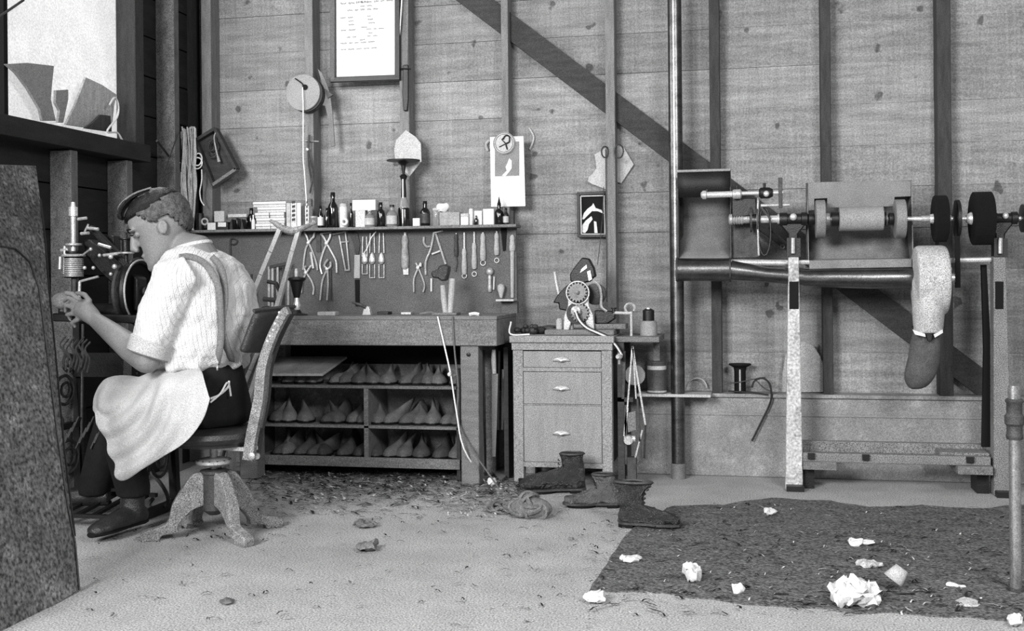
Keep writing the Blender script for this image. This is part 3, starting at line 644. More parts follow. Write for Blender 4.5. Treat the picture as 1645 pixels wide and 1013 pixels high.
# ------------------------------------------------------------------ tool board and shelf
ty = -.125
TB = MB().slab([(308, 366), (829, 360), (831, 503), (308, 506)], ty, .022).build('tool_board', board, None, 'grey board fixed to the wall studs holding hanging tools', 'board', bev=.002)
sy = -.22; szl = P(320, 368, sy).z; szr = P(826, 361, sy).z; sz = P(600, 364, sy).z
SHF = MB().box((P(300, 368, sy).x, sy, sz - .014), (P(829, 361, sy).x, -.10, sz)).build('wall_shelf', wood, None, 'long thin wooden shelf of bottles above the tool board', 'shelf', bev=.002)
def sp(px, h=0, Y=None): p = P(px, 360, Y or (sy + .05)); return V((p.x, Y or (sy + .05), sz + h))
ss = S(sp(600))
def bottle(px, wpx, toppx, lab, m, cap=black, nm='bottle', neck=.5, capn='stopper', Y=None, cat='bottle', label=None, spire=0):
    b = sp(px, 0, Y); r = wpx / 2 * ss; h = P(px, toppx, b.y).z - b.z
    o = MB().lathe((0, 0, 0), [(r * .9, 0), (r, .004), (r, h * .55), (r * .85, h * .64), (r * .42, h * .74), (r * .40, h * .88), (r * .5, h * .89), (r * .5, h * .91), (0, h * .91)] if neck < .9 else [(r * .95, 0), (r, .003), (r, h * .82), (r * .93, h * .88), (0, h * .88)], 18)
    o.v = [q + b for q in o.v]; o = o.build(nm, m, None, lab, cat, 'bottles and jars on the wall shelf', origin=b)
    rr = r * .42 if neck < .9 else r * .96
    MB().lathe(b + V((0, 0, h * (.89 if neck < .9 else .86))), [(rr, 0), (rr, h * (.11 if neck < .9 else .1)), (rr * .8, h * (.115 if neck < .9 else .14) )] + ([(.001, h * .4)] if spire else []), 12).build(capn, cap, o)
    if label: # paper label on the front
        MB().rings([(b + V((0, 0, h * .12)), V((r + .0008, 0, 0)), V((0, r + .0008, 0))), (b + V((0, 0, h * .5)), V((r + .0008, 0, 0)), V((0, r + .0008, 0)))], 18, cap=False).build('label', label, o)
    return o
def sbox(x0, x1, y0, y1, lab, m, nm='carton', cat='box', dep=.06, Y=None, base=None, g_='boxes on the wall shelf', rot=0):
    Yf = Y or (sy + .02); a = P(x0, y1, Yf); b = P(x1, y0, Yf); z0_ = sz if base is None else base
    z1_ = z0_ + (b.z - a.z)
    c = V(((a.x + b.x) / 2, Yf + dep / 2, z0_)); w2 = (b.x - a.x) / 2
    q = MB().box((c.x - w2, Yf, z0_ + .0005), (c.x + w2, min(Yf + dep, -.128), z1_))
    return q.build(nm, m, None, lab, cat, g_, bev=.0015), z1_
# left group
bottle(322, 12, 342, 'dark squat tin at the far left end of the shelf', iron, iron, 'tin', .95, 'lid', cat='tin')
MB().torus(sp(329, .045, sy + .04), (.2, -1, 0), .015, .005, 18, 6).build('tape_ring', paperg, None, 'small pale ring propped on the left end of the shelf', 'ring')
_, t0 = sbox(333, 346, 355, 367, 'small white carton low at the left end of the shelf', paper, dep=.04)
_, t1 = sbox(347, 366, 354, 367, 'dark-edged white label box right of the small carton', iron, dep=.05); MB().slab([(350, 357), (363, 357), (363, 364), (350, 364)], sy + .0185, .001).build('paper_label', paper, _)
sbox(344, 360, 336, 354, 'pale square carton standing on the dark-edged box', paperg, base=t1, dep=.04)
for i, (x, y) in enumerate([(371, 340), (380, 345), (389, 343), (398, 338)]):
    b = sp(x, 0, sy + .04); MB().prism([b + V((-.012, 0, 0)), b + V((.010, 0, 0)), b + V((.004 - .004 * i, 0, .055 + .006 * (i % 2))), b + V((-.006, 0, .04))], (0, .05, 0)).build('heel_block', blackg if i % 2 else iron, None, ords[i] + ' dark wedge block from the left between the boxes on the shelf', 'block', 'dark wedge blocks on the shelf', bev=.002)
sbox(366, 396, 334, 340, 'flat dark carton laid on top of the wedge blocks', paperg, base=sz + .062, dep=.05)
bottle(404, 14, 334, 'dark bottle beside the stack of flat white boxes', blackg)
bottle(407, 6, 345, 'tiny white bottle in front of the dark bottle by the stack', paper, paper, Y=sy + .015)
# stack of flat boxes
cart = mat('carton_edge', 196, .8, var=.1, sc=20, grain=.15)
lays = [[(411, 434), (435, 456)], [(412, 457)], [(410, 432), (434, 456)], [(414, 459)], [(407, 459)]]
zc = sz; nb_ = ['bottom', 'second', 'third', 'fourth', 'top']
for li, L_ in enumerate(lays):
    hgt = 8.6 * ss
    for j, (x0, x1) in enumerate(L_):
        a = P(x0, 350, sy + .02).x; b = P(x1, 350, sy + .02).x
        lab = '%s%s flat white carton of the stack on the shelf' % (('left ' if j == 0 else 'right ') if len(L_) > 1 else '', nb_[li] + ' layer')
        o = MB().box((a, sy + .02, zc + .0003), (b, -.13, zc + hgt - .004)).build('flat_carton', cart, None, lab, 'box', 'stacked flat cartons on the shelf', bev=.001)
        MB().box((a - .001, sy + .018, zc + hgt - .0125), (b + .001, -.13, zc + hgt)).build('lid', paper, o, bev=.001)
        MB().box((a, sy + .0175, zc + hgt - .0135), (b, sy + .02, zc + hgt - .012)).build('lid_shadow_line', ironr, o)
    zc += hgt + .001
for i, (x0, x1, m_) in enumerate([(460, 466, paperg), (467, 476, cart), (477, 483, paper), (485, 490, ironr), (490, 496, cart)]):
    o, _ = sbox(x0, x1, 317 if i < 3 else 322, 358, ords[i] + ' upright narrow carton right of the flat stack', m_, nm='upright_carton', dep=.05, g_='upright cartons on the shelf')
    if i in (1, 4):
        q = MB(); 
        for k in range(5): q.slab([(x0 + 2, 323 + 7 * k), (x1 - 2, 322 + 7 * k), (x1 - 2, 326 + 7 * k), (x0 + 2, 327 + 7 * k)], sy + .019, .001)
        q.build('printed_marks', iron, o)
bottle(504, 15, 347, 'small squat glass jar beside the crutch top', glass, steeld, 'jar', .95, 'lid', cat='jar')
bottle(515, 9, 331, 'slim dark bottle left of the tallest dark bottle', blackg, label=paper)
bottle(525, 8, 334, 'second slim dark bottle touching the tallest dark bottle', blackg)
bottle(535, 17, 309, 'tallest dark bottle with a black stopper', blackg)
bottle(552, 13, 327, 'pale can with a rounded top beside the tallest bottle', paper, paperg, 'can', .95, 'lid', cat='can')
MB().torus(sp(553, 9 * ss, sy + .008), (0, -1, 0), .014, .007, 20, 8).build('tape_roll', paper, None, 'small white roll of tape in front of the pale can', 'roll', None)
bottle(564, 7, 326, 'thin dark bottle right of the pale can', blackg)
_, tt = sbox(571, 586, 333, 360, 'pale jar-like box under the wide pale carton', cart, dep=.04); sbox(566, 603, 313, 331, 'wide pale carton balanced on top of the jars', paper, base=tt, dep=.06)
bottle(594, 16, 336, 'round clear flask under the wide carton', glass, paper, label=paperg, Y=sy + .03)
bottle(612, 13, 325, 'dark bottle right of the round clear flask', blackg, label=None)
bottle(630, 18, 329, 'wide clear glass bottle left of the oil lamp', glass, iron, label=paperg)
sbox(663, 674, 346, 359, 'small white carton at the foot of the oil lamp', paper, dep=.03)
bottle(683, 16, 323, 'dark round-shouldered bottle right of the oil lamp', blackg, label=ironr)
bottle(701, 13, 334, 'clear straight glass jar left of the crumpled paper', glass, paperg, 'jar', .95, 'lid', cat='jar')
_, tt = sbox(706, 738, 338, 360, 'grey printed carton under the crumpled paper', mat('grey_carton', 150, .8, var=.2, sc=30))
q = MB(); q.ell(sp(711, tt - sz + .024, sy + .05), (.033, .022, .024), seg=14, ri=9)
q.v = [p + p.normalized() * 0 + V((noise.noise(p * 60), noise.noise(p * 60 + V((3, 3, 3))), noise.noise(p * 60 + V((7, 1, 2))))) * .012 for p in q.v]
q.build('paper_wad', paper, None, 'crumpled white paper lying on the grey printed carton', 'paper')
o, _ = sbox(740, 752, 341, 360, 'white carton with grey band right of the grey carton', paper); MB().slab([(740.5, 343), (751.5, 343), (751.5, 348), (740.5, 348)], sy + .018, .0015).build('label_band', paperg, o)
bottle(757, 7, 335, 'thin white glass tube beside the white carton', paper, paper, 'vial', .95)
sbox(762, 774, 337, 360, 'white carton with dark lower corner', paper); bottle(765, 6, 346, 'tiny dark vial in front of a white carton', blackg, nm='vial', Y=sy + .008)
sbox(776, 793, 334, 360, 'square white carton left of the last dark bottle', paper)
bottle(802, 14, 326, 'dark bottle with a thin spire under the calendar', blackg, spire=1, label=None)
bottle(813, 9, 334, 'slim bottle at the right end of the shelf', iron, label=paperg)
sbox(820, 825, 338, 360, 'thin dark strip standing at the right end of the shelf', woodd, nm='strip', cat='strip', dep=.03)
# oil lamp
lb = sp(649, 0, sy + .045)
LA = T('oil_lamp', lb, 'oil lamp with a wide flat dark shade standing on the shelf', 'lamp')
def lz(y): return P(649, y, lb.y).z - lb.z
MB().lathe(lb, [(.03, 0), (.03, lz(337)), (.028, lz(334))], 20).build('oil_font', blackg, LA)
MB().lathe(lb, [(.028, lz(334)), (.026, lz(326)), (.014, lz(318)), (.011, lz(312))], 20).build('glass_shoulder', glass, LA)
MB().lathe(lb, [(.0135, lz(317)), (.012, lz(300)), (.010, lz(290)), (.016, lz(286)), (.02, lz(283)), (.012, lz(280))], 16).build('chimney', iron, LA)
MB().lathe(lb, [(.005, lz(283)), (.012, lz(266)), (.03, lz(260)), (.083, lz(258.5)), (.083, lz(257)), (.02, lz(255))], 32).build('shade', iron, LA)
MB().tube([lb + V((0, -.012, lz(318))), lb + V((0, -.012, lz(288)))], .003, 6).build('bright_tube', steel, LA)
# ------------------------------------------------------------------ hanging tools
hyy = ty - .008; hs = S(P(600, 420, hyy))
def tk(name, lab, cat='tool'): 
    return T(name, V((0, 0, 0)), lab, cat, None)
def settle(root, p):  # move root empty to the tool without moving children
    root.location = p
    for c in root.children: c.location = c.location - V(p)
def pl(name, lab, piv, jaws, handles, m=steeld, r=1.7, cat='pliers', jm=None):
    o = tk(name, lab, cat); o.location = P(*piv, hyy)
    for h_ in handles: MB().tube(crv(pp([piv] + h_, hyy), 4), r * hs, 7).build('handle', m, o)
    q = MB()
    for j in jaws: q.tube(crv(pp([piv] + j, hyy - .004), 3), r * 1.15 * hs, 7)
    q.build('jaw', jm or m, o); MB().lathe(P(*piv, hyy + .006), [(.008, 0), (.008, .015), (.004, .017)], 12, (0, -1, 0)).build('pivot', steel, o); return o
pl('pincers', 'long pincers hanging first on the left of the board', (496, 390), [[(493, 380), (489, 373)], [(500, 384), (504, 380), (505, 373)]], [[(502, 404), (508, 422), (510, 434)], [(491, 400), (488, 420), (487, 433)]])
MB().tube(pp([(499, 405), (503, 431)], hyy), 2.2 * hs, 7).build('steel_rod', steel, None, 'short bright rod hanging over the long pincers', 'rod')
MB().slab([(508, 373), (515, 373), (515, 404), (508, 404)], hyy, .006).build('flat_file', ironr, None, 'short flat file hanging between the pincers and nippers', 'file')
pl('nippers', 'bright scissor-shaped nippers with crossed handles on the board', (525, 391), [[(520, 381), (515, 375)], [(530, 381), (531, 375)], ], [[(533, 405), (540, 420), (541, 438)], [(519, 405), (514, 425), (517, 440)]], steel)
MB().tube(pp([(515, 375), (532, 373)], hyy - .008), 1.2 * hs, 6).build('hanging_wire', steeld, None, 'short wire across the jaws of the bright nippers', 'wire')
CL = tk('caliper', 'straight-legged caliper frame hanging right of the bright nippers', 'caliper'); CL.location = P(553, 400, hyy)
for a in ([(534, 376), (555, 372)], [(545, 378), (549, 400), (555, 433)], [(555, 372), (558, 400), (561, 433)], [(554, 434), (562, 434)], [(548, 389), (560, 388)]): MB().tube(pp(a, hyy), 1.5 * hs, 6).build('leg', steeld, CL)
KN = tk('curved_knife', 'curved dark knife with pale handle block hanging on the board', 'knife'); KN.location = P(573, 430, hyy)
MB().slab([(558, 371), (566, 368), (575, 376), (578, 392), (576, 408), (571, 408), (569, 395), (565, 384)], hyy, .006).build('blade', iron, KN)
MB().slab([(569, 409), (578, 409), (578, 447), (568, 447)], hyy - .004, .014).build('handle', woodl, KN, bev=.003); MB().slab([(570, 449), (577, 449), (577, 491), (571, 491)], hyy, .01).build('sheath', black, KN)
def chis(x, lab, y0=374, y1=446, m=steeld):
    o = tk('sewing_chisel', lab, 'chisel'); o.location = P(x, 410, hyy)
    MB().tube(pp([(x - 3, y0), (x - 4, y0 + 32)], hyy), 1.2 * hs, 6).build('prong', m, o); MB().tube(pp([(x + 3, y0), (x + 4, y0 + 32)], hyy), 1.2 * hs, 6).build('prong', m, o)
    MB().lathe(P(x, 420, hyy), [(.006, -.012), (.015, 0), (.015, .016), (.010, .035), (.004, .045)], 14).build('ferrule', steel, o)
    for dx in (-4, 4): MB().tube(pp([(x + dx, 424), (x + dx, y1)], hyy), 1.0 * hs, 6).build('frame_rod', steeld, o)
    MB().tube(pp([(x - 4, y1), (x + 4, y1)], hyy), 1.0 * hs, 6).build('end_rod', steeld, o)
G4 = 'hanging punches'
chis(586, 'leftmost of the three rounded steel punches on the board', 380, 440); chis(598, 'middle of the three rounded steel punches on the board'); chis(613, 'rightmost of the three rounded steel punches on the board')
pl('small_pliers', 'small pliers hanging low on the left below the pincers', (492, 438), [[(489, 431), (492, 427)], [(496, 432), (500, 426)]], [[(486, 452), (484, 470)], [(500, 450), (504, 462), (503, 473)]])
pl('small_pliers', 'small pliers hanging low below the bright nippers', (526, 432), [[(521, 426), (527, 416)], [(531, 428), (531, 420)]], [[(518, 450), (514, 482)], [(527, 455), (525, 482)]])
MB().tube(pp([(531, 432), (532, 482)], hyy), 1.3 * hs, 6).build('thin_rod', ironr, None, 'thin dark rod right of the low pliers', 'rod')
def handled(name, x, y0, yh0, yh1, wd, lab, cat='awl', ring=None, m=woodl, tip=steeld):
    o = tk(name, lab, cat); o.location = P(x, yh0, hyy)
    L_ = (P(x, yh0, hyy) - P(x, yh1, hyy)).z; b = P(x, yh1, hyy); r = wd / 2 * hs
    MB().lathe(b, [(r * .6, 0), (r * .9, L_ * .06), (r, L_ * .3), (r * .75, L_ * .7), (r * .9, L_ * .85), (r * .6, L_)], 12).build('handle', m, o)
    if y0 < yh0: MB().tube(pp([(x, y0), (x, yh0 + 1)], hyy), wd * .2 * hs, 6).build('tang', tip, o)
    if ring: MB().torus(P(x, ring, hyy), (0, -1, .1), r * .8, .0025, 16, 6).build('ring', steeld, o)
    return o
o = handled('rasp', 651, 373, 378, 432, 13, 'thick pale rasp handle hanging alone mid board', 'rasp', None, mat('mottled_handle', 150, .5, var=.4, sc=40)); MB().slab([(647, 430), (656, 430), (656, 441), (648, 441)], hyy - .003, .01).build('tip_block', steeld, o)
DV = tk('large_divider', 'large open divider with a top bar and hook hanging on the board', 'divider'); DV.location = P(698, 400, hyy)
for a in ([(696, 374), (712, 370)], [(697, 374), (692, 400), (684, 420), (684, 441)], [(700, 375), (708, 400), (716, 424)], [(681, 380), (681, 390), (686, 396), (691, 395)], [(694, 408), (707, 403)]): MB().tube(crv(pp(a, hyy), 3), 1.8 * hs, 7).build('leg', steeld, DV)
pl('small_pliers', 'small thin pliers hanging left of the clamp', (672, 430), [[(668, 422)], [(676, 422), (676, 428)]], [[(665, 448), (665, 469)], [(680, 450), (682, 460), (680, 469)]], r=1.5)
MB().tube(pp([(693, 447), (693, 468)], hyy), 1.6 * hs, 7).build('chalk_stick', paper, None, 'short white stick hanging beside the clamp', 'stick')
o = handled('bone_folder', 733, 374, 376, 412, 7, 'slender dark awl with a thin bent tail', 'awl', None, ironr); MB().tube(crv(pp([(733, 412), (734, 424), (731, 436)], hyy), 3), 1.1 * hs, 6).build('awl_tail', ironr, o)
handled('awl', 746, 373, 399, 441, 9, 'awl with tall thin tang and brass ring at its foot', 'awl', 443)
handled('awl', 762, 372, 390, 432, 9, 'awl with short tang left of the wide handled one', 'awl', 440)
handled('awl', 776, 373, 375, 419, 10, 'wide pale handle with a ring hanging below', 'awl', 422)
handled('awl', 798, 371, 374, 410, 9, 'short pale handle with a ring beside the black strap', 'awl', 418)
MB().slab([(804, 364), (814, 364), (812, 402), (808, 403)], hyy, .006).build('black_strap', black, None, 'short black strap hanging from the shelf at the right', 'strap')
o = handled('long_burnisher', 823, 377, 378, 404, 10, 'long upright rod with bulbed top at the right edge of the board', 'rod', None, woodl); MB().tube(pp([(823, 403), (823, 478)], hyy), [3.4 * hs, 2.6 * hs], 8).build('long_rod', woodl, o)
MB().box((P(803, 480, ty).x, ty - .09, P(803, 483, ty).z), (P(831, 480, ty).x, ty, P(803, 480, ty).z)).build('bracket_shelf', paperg, None, 'tiny white bracket shelf at the lower right of the tool board', 'shelf')
MB().slab([(806, 484), (831, 484), (831, 503), (806, 503)], ty - .03, .03).build('bracket_box', board, None, 'small grey box below the tiny bracket shelf', 'box')
o = handled('ball_tool', 787, 430, 441, 469, 7, 'ball-headed tool hanging low at the right of the board', 'tool', None, steeld); MB().ell(P(787, 436, hyy - .004), 6 * hs).build('ball_head', steeld, o)
MB().tube(pp([(794, 444), (793, 465)], hyy), 1.6 * hs, 7).build('bone_stick', paperg, None, 'pale stick beside the ball-headed tool', 'stick')
MB().lathe(P(805, 478, hyy - .02), [(.006, 0), (.012, .02), (.019, .045), (.017, .06), (.006, .068)], 14).build('bulb_handle', woodl, None, 'bulb-shaped wooden handle standing on the bracket shelf', 'handle')
# ------------------------------------------------------------------ things on the bench
bt = bz + .018
def bt_(px, Y, dz_=0): p = P(px, 508, Y); return V((p.x, Y, bt + dz_))
IL = T('last_stand', bt_(477, -.42), 'iron last stand with a wide dark cap at the left of the bench', 'stand'); b = bt_(477, -.42)
def bh(y): return P(477, y, -.42).z - bt
MB().lathe(b, [(.055, 0), (.05, .006), (.024, .012), (.014, .03)], 18).build('base', iron, IL); MB().lathe(b, [(.014, .02), (.02, .05), (.013, .07), (.012, bh(475))], 14).build('shaft', steel, IL)
MB().lathe(b, [(.014, bh(478)), (.024, bh(465)), (.032, bh(452)), (.044, bh(449)), (.044, bh(446)), (.012, bh(444))], 20).build('cap', iron, IL)
MB().lathe(b + V((0, 0, bh(446))), [(.010, 0), (.012, .03), (.007, .045)], 10).build('screw', steeld, IL)
HK = T('hammer', bt_(585, -.40), 'cobbler hammer lying on the bench below the curved knife', 'hammer'); b = bt_(588, -.40)
MB().prism([b + V(q) for q in ((-.02, 0, 0), (.024, 0, 0), (.014, 0, .04), (-.008, 0, .044))], (0, .03, 0)).build('head', steel, HK, bev=.002); MB().tube([b + V((0, 0, .036)), b + V((-.03, 0, .05)), b + V((-.07, 0, .062))], [.008, .008, .004], 8).build('claw', ironr, HK)
q = bt_(524, -.46); MB().box((q.x - .045, q.y, bt), (q.x + .045, q.y + .06, bt + .018)).build('flat_block', woodl, None, 'flat pale block on the bench beside the last stand', 'block', bev=.002)
MB().box((bt_(610, -.3).x, -.34, bt), (bt_(628, -.3).x, -.28, bt + .014)).build('dark_tin', iron, None, 'small dark flat tin on the bench under the punches', 'tin', bev=.002)
MB().box((bt_(648, -.3).x, -.34, bt), (bt_(664, -.3).x, -.28, bt + .012)).build('polish_tin', steeld, None, 'small pale flat tin on the bench left of the clamp', 'tin', bev=.002)
MB().tube(crv([bt_(674, -.44, .006), bt_(690, -.42, .012), bt_(703, -.40, .006)], 4), .006, 6).build('leather_strip', leatherm, None, 'short curled strip lying left of the clamp', 'strip')
MB().tube(crv([bt_(754, -.5, .006), bt_(762, -.5, .010), bt_(770, -.5, .006)], 4), .008, 6).build('chalk_lump', paper, None, 'white lump of chalk on the bench right of the clamp', 'chalk')
q = MB().ell(bt_(402, -.42, .03), (.028, .022, .03), seg=12, ri=8); q.build('cloth_wad', paper, None, 'white cloth lump on the bench behind the crutch', 'cloth')
TRK = T('tool_rack', bt_(440, -.22), 'rack of upright punches and awls at the left of the bench', 'rack')
MB().slab([(433, 426), (462, 420), (462, 425), (433, 431)], -.2, .03).build('rack_bar', woodd, TRK)
for i, x in enumerate([394, 404, 432, 438, 446, 455, 463]):
    y0 = 440 if x < 410 else 428; MB().tube(pp([(x, y0), (x, 500 - 12)], -.19) + [V((P(x, 500, -.19).x, -.19, bt))], [.006, .007, .007], 7).build('punch', [steeld, woodd, steeld, woodl][i % 4], TRK)
MB().tube(crv(pp([(372, 392), (378, 392), (381, 386), (372, 383), (370, 392), (371, 420)], hyy), 3), .004, 6).build('wire_hook', ironr, None, 'bent wire hook hanging on the left part of the board', 'hook')
# extra hardware crowd behind the crutch
for i, (x, y, r) in enumerate([(430, 478, .022), (444, 470, .02), (424, 492, .02), (452, 488, .018)]):
    q = MB().ell(bt_(x, -.26, r), (r, r * .8, r), seg=10, ri=6); q.build('shoe_part', [leatherd, paper, leatherd, leatherm][i], None, ['dark leather lump behind the crutch on the bench', 'white scrap lump behind the crutch on the bench', 'low dark leather lump by the crutch strut', 'mid-grey leather lump left of the last stand'][i], 'scrap')
# clamp with leather
cb = bt_(712, -.40)
CP = T('stitching_clamp', cb, 'pale two-jaw wooden clamp standing upright on the bench', 'clamp')
def cl(px, Y): return P(px[0], px[1], Y)
MB().tube([V((cl((716, 505), -.40).x, -.40, bt)), cl((713, 480), -.40), cl((711, 458), -.40)], [.012, .014, .011], 10).build('jaw', woodl, CP); MB().tube([V((cl((723, 505), -.40).x, -.40, bt)), cl((725, 480), -.40), cl((727, 447), -.40)], [.012, .015, .016], 10).build('jaw', woodl, CP)
MB().box((cb.x - .045, -.44, bt), (cb.x + .075, -.36, bt + .012)).build('foot_block', wood, CP, bev=.003)
q = MB().slab([(691, 437), (703, 432), (704, 427), (712, 425), (721, 427), (719, 440), (716, 450), (709, 452), (703, 447), (694, 446)], -.43, .05); q.build('leather_piece', leatherd, None, 'dark folded leather held on top of the clamp', 'leather', bev=.01)
MB().tube(crv([P(703, 508, -.565), P(715, 560, -.575), P(724, 602, -.58), P(733, 660, -.58), P(745, 720, -.59), PZ(778, 772, .01)], 4), .0035, 6).build('cord', string, None, 'pale cord hanging from the clamp over the bench front to the floor', 'cord')
MB().tube(crv([P(727, 508, -.565), P(730, 560, -.57), P(736, 620, -.575), P(740, 690, -.58), PZ(800, 782, .01)], 4), .004, 6).build('cord', leatherm, None, 'grey strap cord falling along the bench leg', 'cord')
MB().ell(P(722, 601, -.585), .010, seg=8, ri=5).build('white_knot', paper, None, 'white knot on the pale cord in front of the rack', 'knot')
MB().tube(crv(pp([(604, 372), (596, 382), (590, 398), (583, 408)], hyy - .02), 3), .002, 5).build('thread', string, None, 'loose white thread hanging down by the left punch', 'thread')
# ------------------------------------------------------------------ crutches
CR = T('crutch', PZ(372, 765), 'wooden crutch with curved padded top leaning on the bench behind the chair', 'crutch')
cy_ = -.72
MB().tube(crv(pp([(434, 354), (443, 359), (455, 367), (470, 371), (484, 367), (500, 360), (508, 358)], cy_), 4), [.007, .008, .009, .010, .012, .013, .014, .015, .016, .017, .018, .018, .018, .018, .017, .016, .014, .012, .011, .010, .009, .008, .007, .006, .006], 10).build('arm_rest', chairw, CR)
def strut(par, pts, m=woodl, w_=.020, t_=.022, nm='strut'):
    q = MB(); c = crv(pts, 4)
    for a, b in zip(c, c[1:]): q.bar(a, b + (b - a) * .02, w_, t_)
    q.build(nm, m, par)
strm = mat('strut_wood', 165, .7, var=.25, sc=9, st=(6, 6, 1))
strut(CR, pp([(450, 368), (395, 507), (380, 600), (371, 680)], cy_) + [PZ(368, 765)], strm); strut(CR, pp([(480, 370), (443, 500), (407, 620), (380, 700)], cy_) + [PZ(371, 765)], strm)
MB().tube(pp([(423, 480), (445, 482)], cy_), .011, 8).build('hand_grip', woodd, CR)
C2 = T('crutch', PZ(352, 742), 'second wooden crutch leaning behind the chair back pad', 'crutch')
C2.name = 'crutch.001'
strut(C2, pp([(427, 560), (400, 640), (372, 720)], -.66) + [PZ(362, 758)], strm); strut(C2, pp([(415, 566), (371, 672), (350, 735)], -.66) + [PZ(350, 758)], strm)
MB().tube(pp([(424, 556), (450, 470), (444, 455), (430, 452)], -.64), .01, 7).build('arm_rest', woodd, C2)
MB().tube([P(396, 560, -.6), P(384, 640, -.6), PZ(352, 755)], .008, 7).build('dark_pole', ironr, None, 'thin dark pole behind the crutches', 'pole')
# ------------------------------------------------------------------ things on the wall
sw = -.103
# string bundle on the left stud
q0 = [(290, 205), (300, 203), (310, 210)]
TH_ = T('thread_hank', P(302, 208, -.16), 'thick hank of pale twine hanging left of the tool shelf', 'twine')
for grp, (nm, lo, hi, ye) in enumerate([('twine_strands', 288, 302, 335), ('twine_strands', 300, 314, 385)]):
    for k in range(16):
        x = random.uniform(lo, hi); x2 = (305 + (x - 307) * .5 if grp else 301 + (x - 295) * .7); yy = -.16 + random.uniform(-.02, .02)
        c = crv([P(x, 206 + random.uniform(-3, 6), yy), P(x + random.uniform(-4, 4), 245, yy), P(x + random.uniform(-3, 3), 290, yy), P((x + x2) / 2 + 2, 325, yy), P(x2, ye + random.uniform(-10, 5), yy)], 4)
        MB().tube(c, .004, 5).build('twine_strand', string, TH_)
MB().torus(P(308, 210, -.165), (0, -1, 0), .018, .006, 16, 5).build('twine_loop', string, TH_); MB().torus(P(318, 256, -.165), (0, -1, .2), .022, .0035, 18, 5, 1.5).build('twine_loop', string, TH_); MB().torus(P(317, 262, -.17), (.2, -1, .2), .025, .0035, 18, 5, 1.2).build('twine_loop', string, TH_)
MB().torus(P(308, 375, -.16), (.3, -1, 0), .016, .003, 16, 5, 1.6).build('twine_loop', string, TH_)
MB().tube(crv(pp([(289, 222), (290, 250), (286, 272), (286, 282), (292, 300)], -.17), 4), .003, 5).build('twine_end', string, TH_); MB().tube(crv(pp([(324, 272), (324, 290), (321, 308), (323, 322), (328, 330)], -.17), 4), .0035, 5).build('twine_end', string, TH_)
MB().bar(PX(252, 226, XL + .13), P(290, 275, -.2), .008, .01).build('crossed_stick', iron, None, 'dark stick slanting down right across the left wall stud', 'stick')
MB().bar(PX(287, 212, XL + .13), PX(253, 305, XL + .13), .004, .006).build('crossed_stick', ironr, None, 'thin stick slanting down left across the left wall stud', 'stick')
# tilted box frame
BF = T('hanging_box', P(346, 250, -.13), 'dark shallow wooden box hanging tilted on the corner post with coiled cord', 'box')
bxp = [(316, 226), (347, 207), (381, 272), (344, 297)]
MB().slab(bxp, -.115, .01).build('back', woodd, BF)
for i in range(4):
    a, b = P(*bxp[i], -.128), P(*bxp[(i + 1) % 4], -.128); MB().bar(a, b, .016, .04).build('side', woodd if i != 2 else wood, BF)
for k, (x, y, r) in enumerate([(338, 233, .020), (343, 236, .024), (340, 240, .028)]): MB().torus(P(x, y, -.145), (.3, -1, 0), r, .003, 16, 5, 1.5).build('cord_coil', ironr, BF)
MB().tube(crv(pp([(346, 213), (344, 222), (347, 240), (352, 260)], -.15), 4), [.003] * 6 + [.004] * 5 + [.007, .008], 6).build('pale_brush', woodl, BF)
# discs on stud
DS = T('belt_discs', P(490, 150, -.12), 'stack of round discs hanging on a nail on the second stud', 'disc')
c = P(488, 149, -.12); rr = 29 * S(c)
for k in range(3): MB().lathe(P(488 + 3.5 * (2 - k), 149 + 2 * (2 - k), -.112 - .018 * k), [(rr, 0), (rr, .012), (rr * .98, .014)], 36, (0, -1, 0)).build('disc', [iron, mat('disc_wood', 96, .8, var=.2), mat('disc_face', 140, .8, var=.12)][k], DS)
MB().lathe(P(490, 140, -.166), [(.014, 0), (.014, .003)], 14, (0, -1, 0)).build('centre_hole', black, DS); MB().tube(crv(pp([(474, 126), (480, 130), (486, 135), (487, 142)], -.17), 3), .0035, 6).build('hook', iron, DS)
MB().tube(crv(pp([(486, 140), (487, 175), (487, 250), (489, 275), (492, 320), (494, 355)], -.175), 4), .003, 6).build('hanging_string', string, None, 'pale string hanging from the round discs down to the shelf', 'string')
MB().slab([(510, 110), (518, 118), (524, 132), (530, 150), (534, 180), (538, 234), (531, 236), (527, 190), (522, 170), (515, 168), (518, 150), (516, 130)], -.112, .008).build('leather_strap', leatherm, None, 'leather strap draped behind the round discs', 'strap', bev=.002)
MB().slab([(521, 142), (535, 152), (526, 158)], -.12, .01).build('dark_wedge', iron, None, 'dark wedge tucked under the strap beside the discs', 'wedge')
PLr = pl('wall_pliers', 'slender dark pliers hanging on the second stud', (494, 240), [[(495, 228), (496, 216)]], [[(495, 262), (500, 296)], [(498, 262), (502, 280), (497, 310)]], ironr, 1.6)
PLr.location.y += .02; PLr.location.y -= .012
MB().tube(pp([(484, 226), (512, 227)], -.115), .003, 6).build('wall_nail', steeld, None, 'thin nail across the second stud holding pliers', 'nail')
MB().slab([(492, 319), (500, 319), (500, 352), (494, 352)], -.115, .01).build('leather_tag', leatherm, None, 'narrow leather tag hanging on the second stud above the shelf', 'tag')
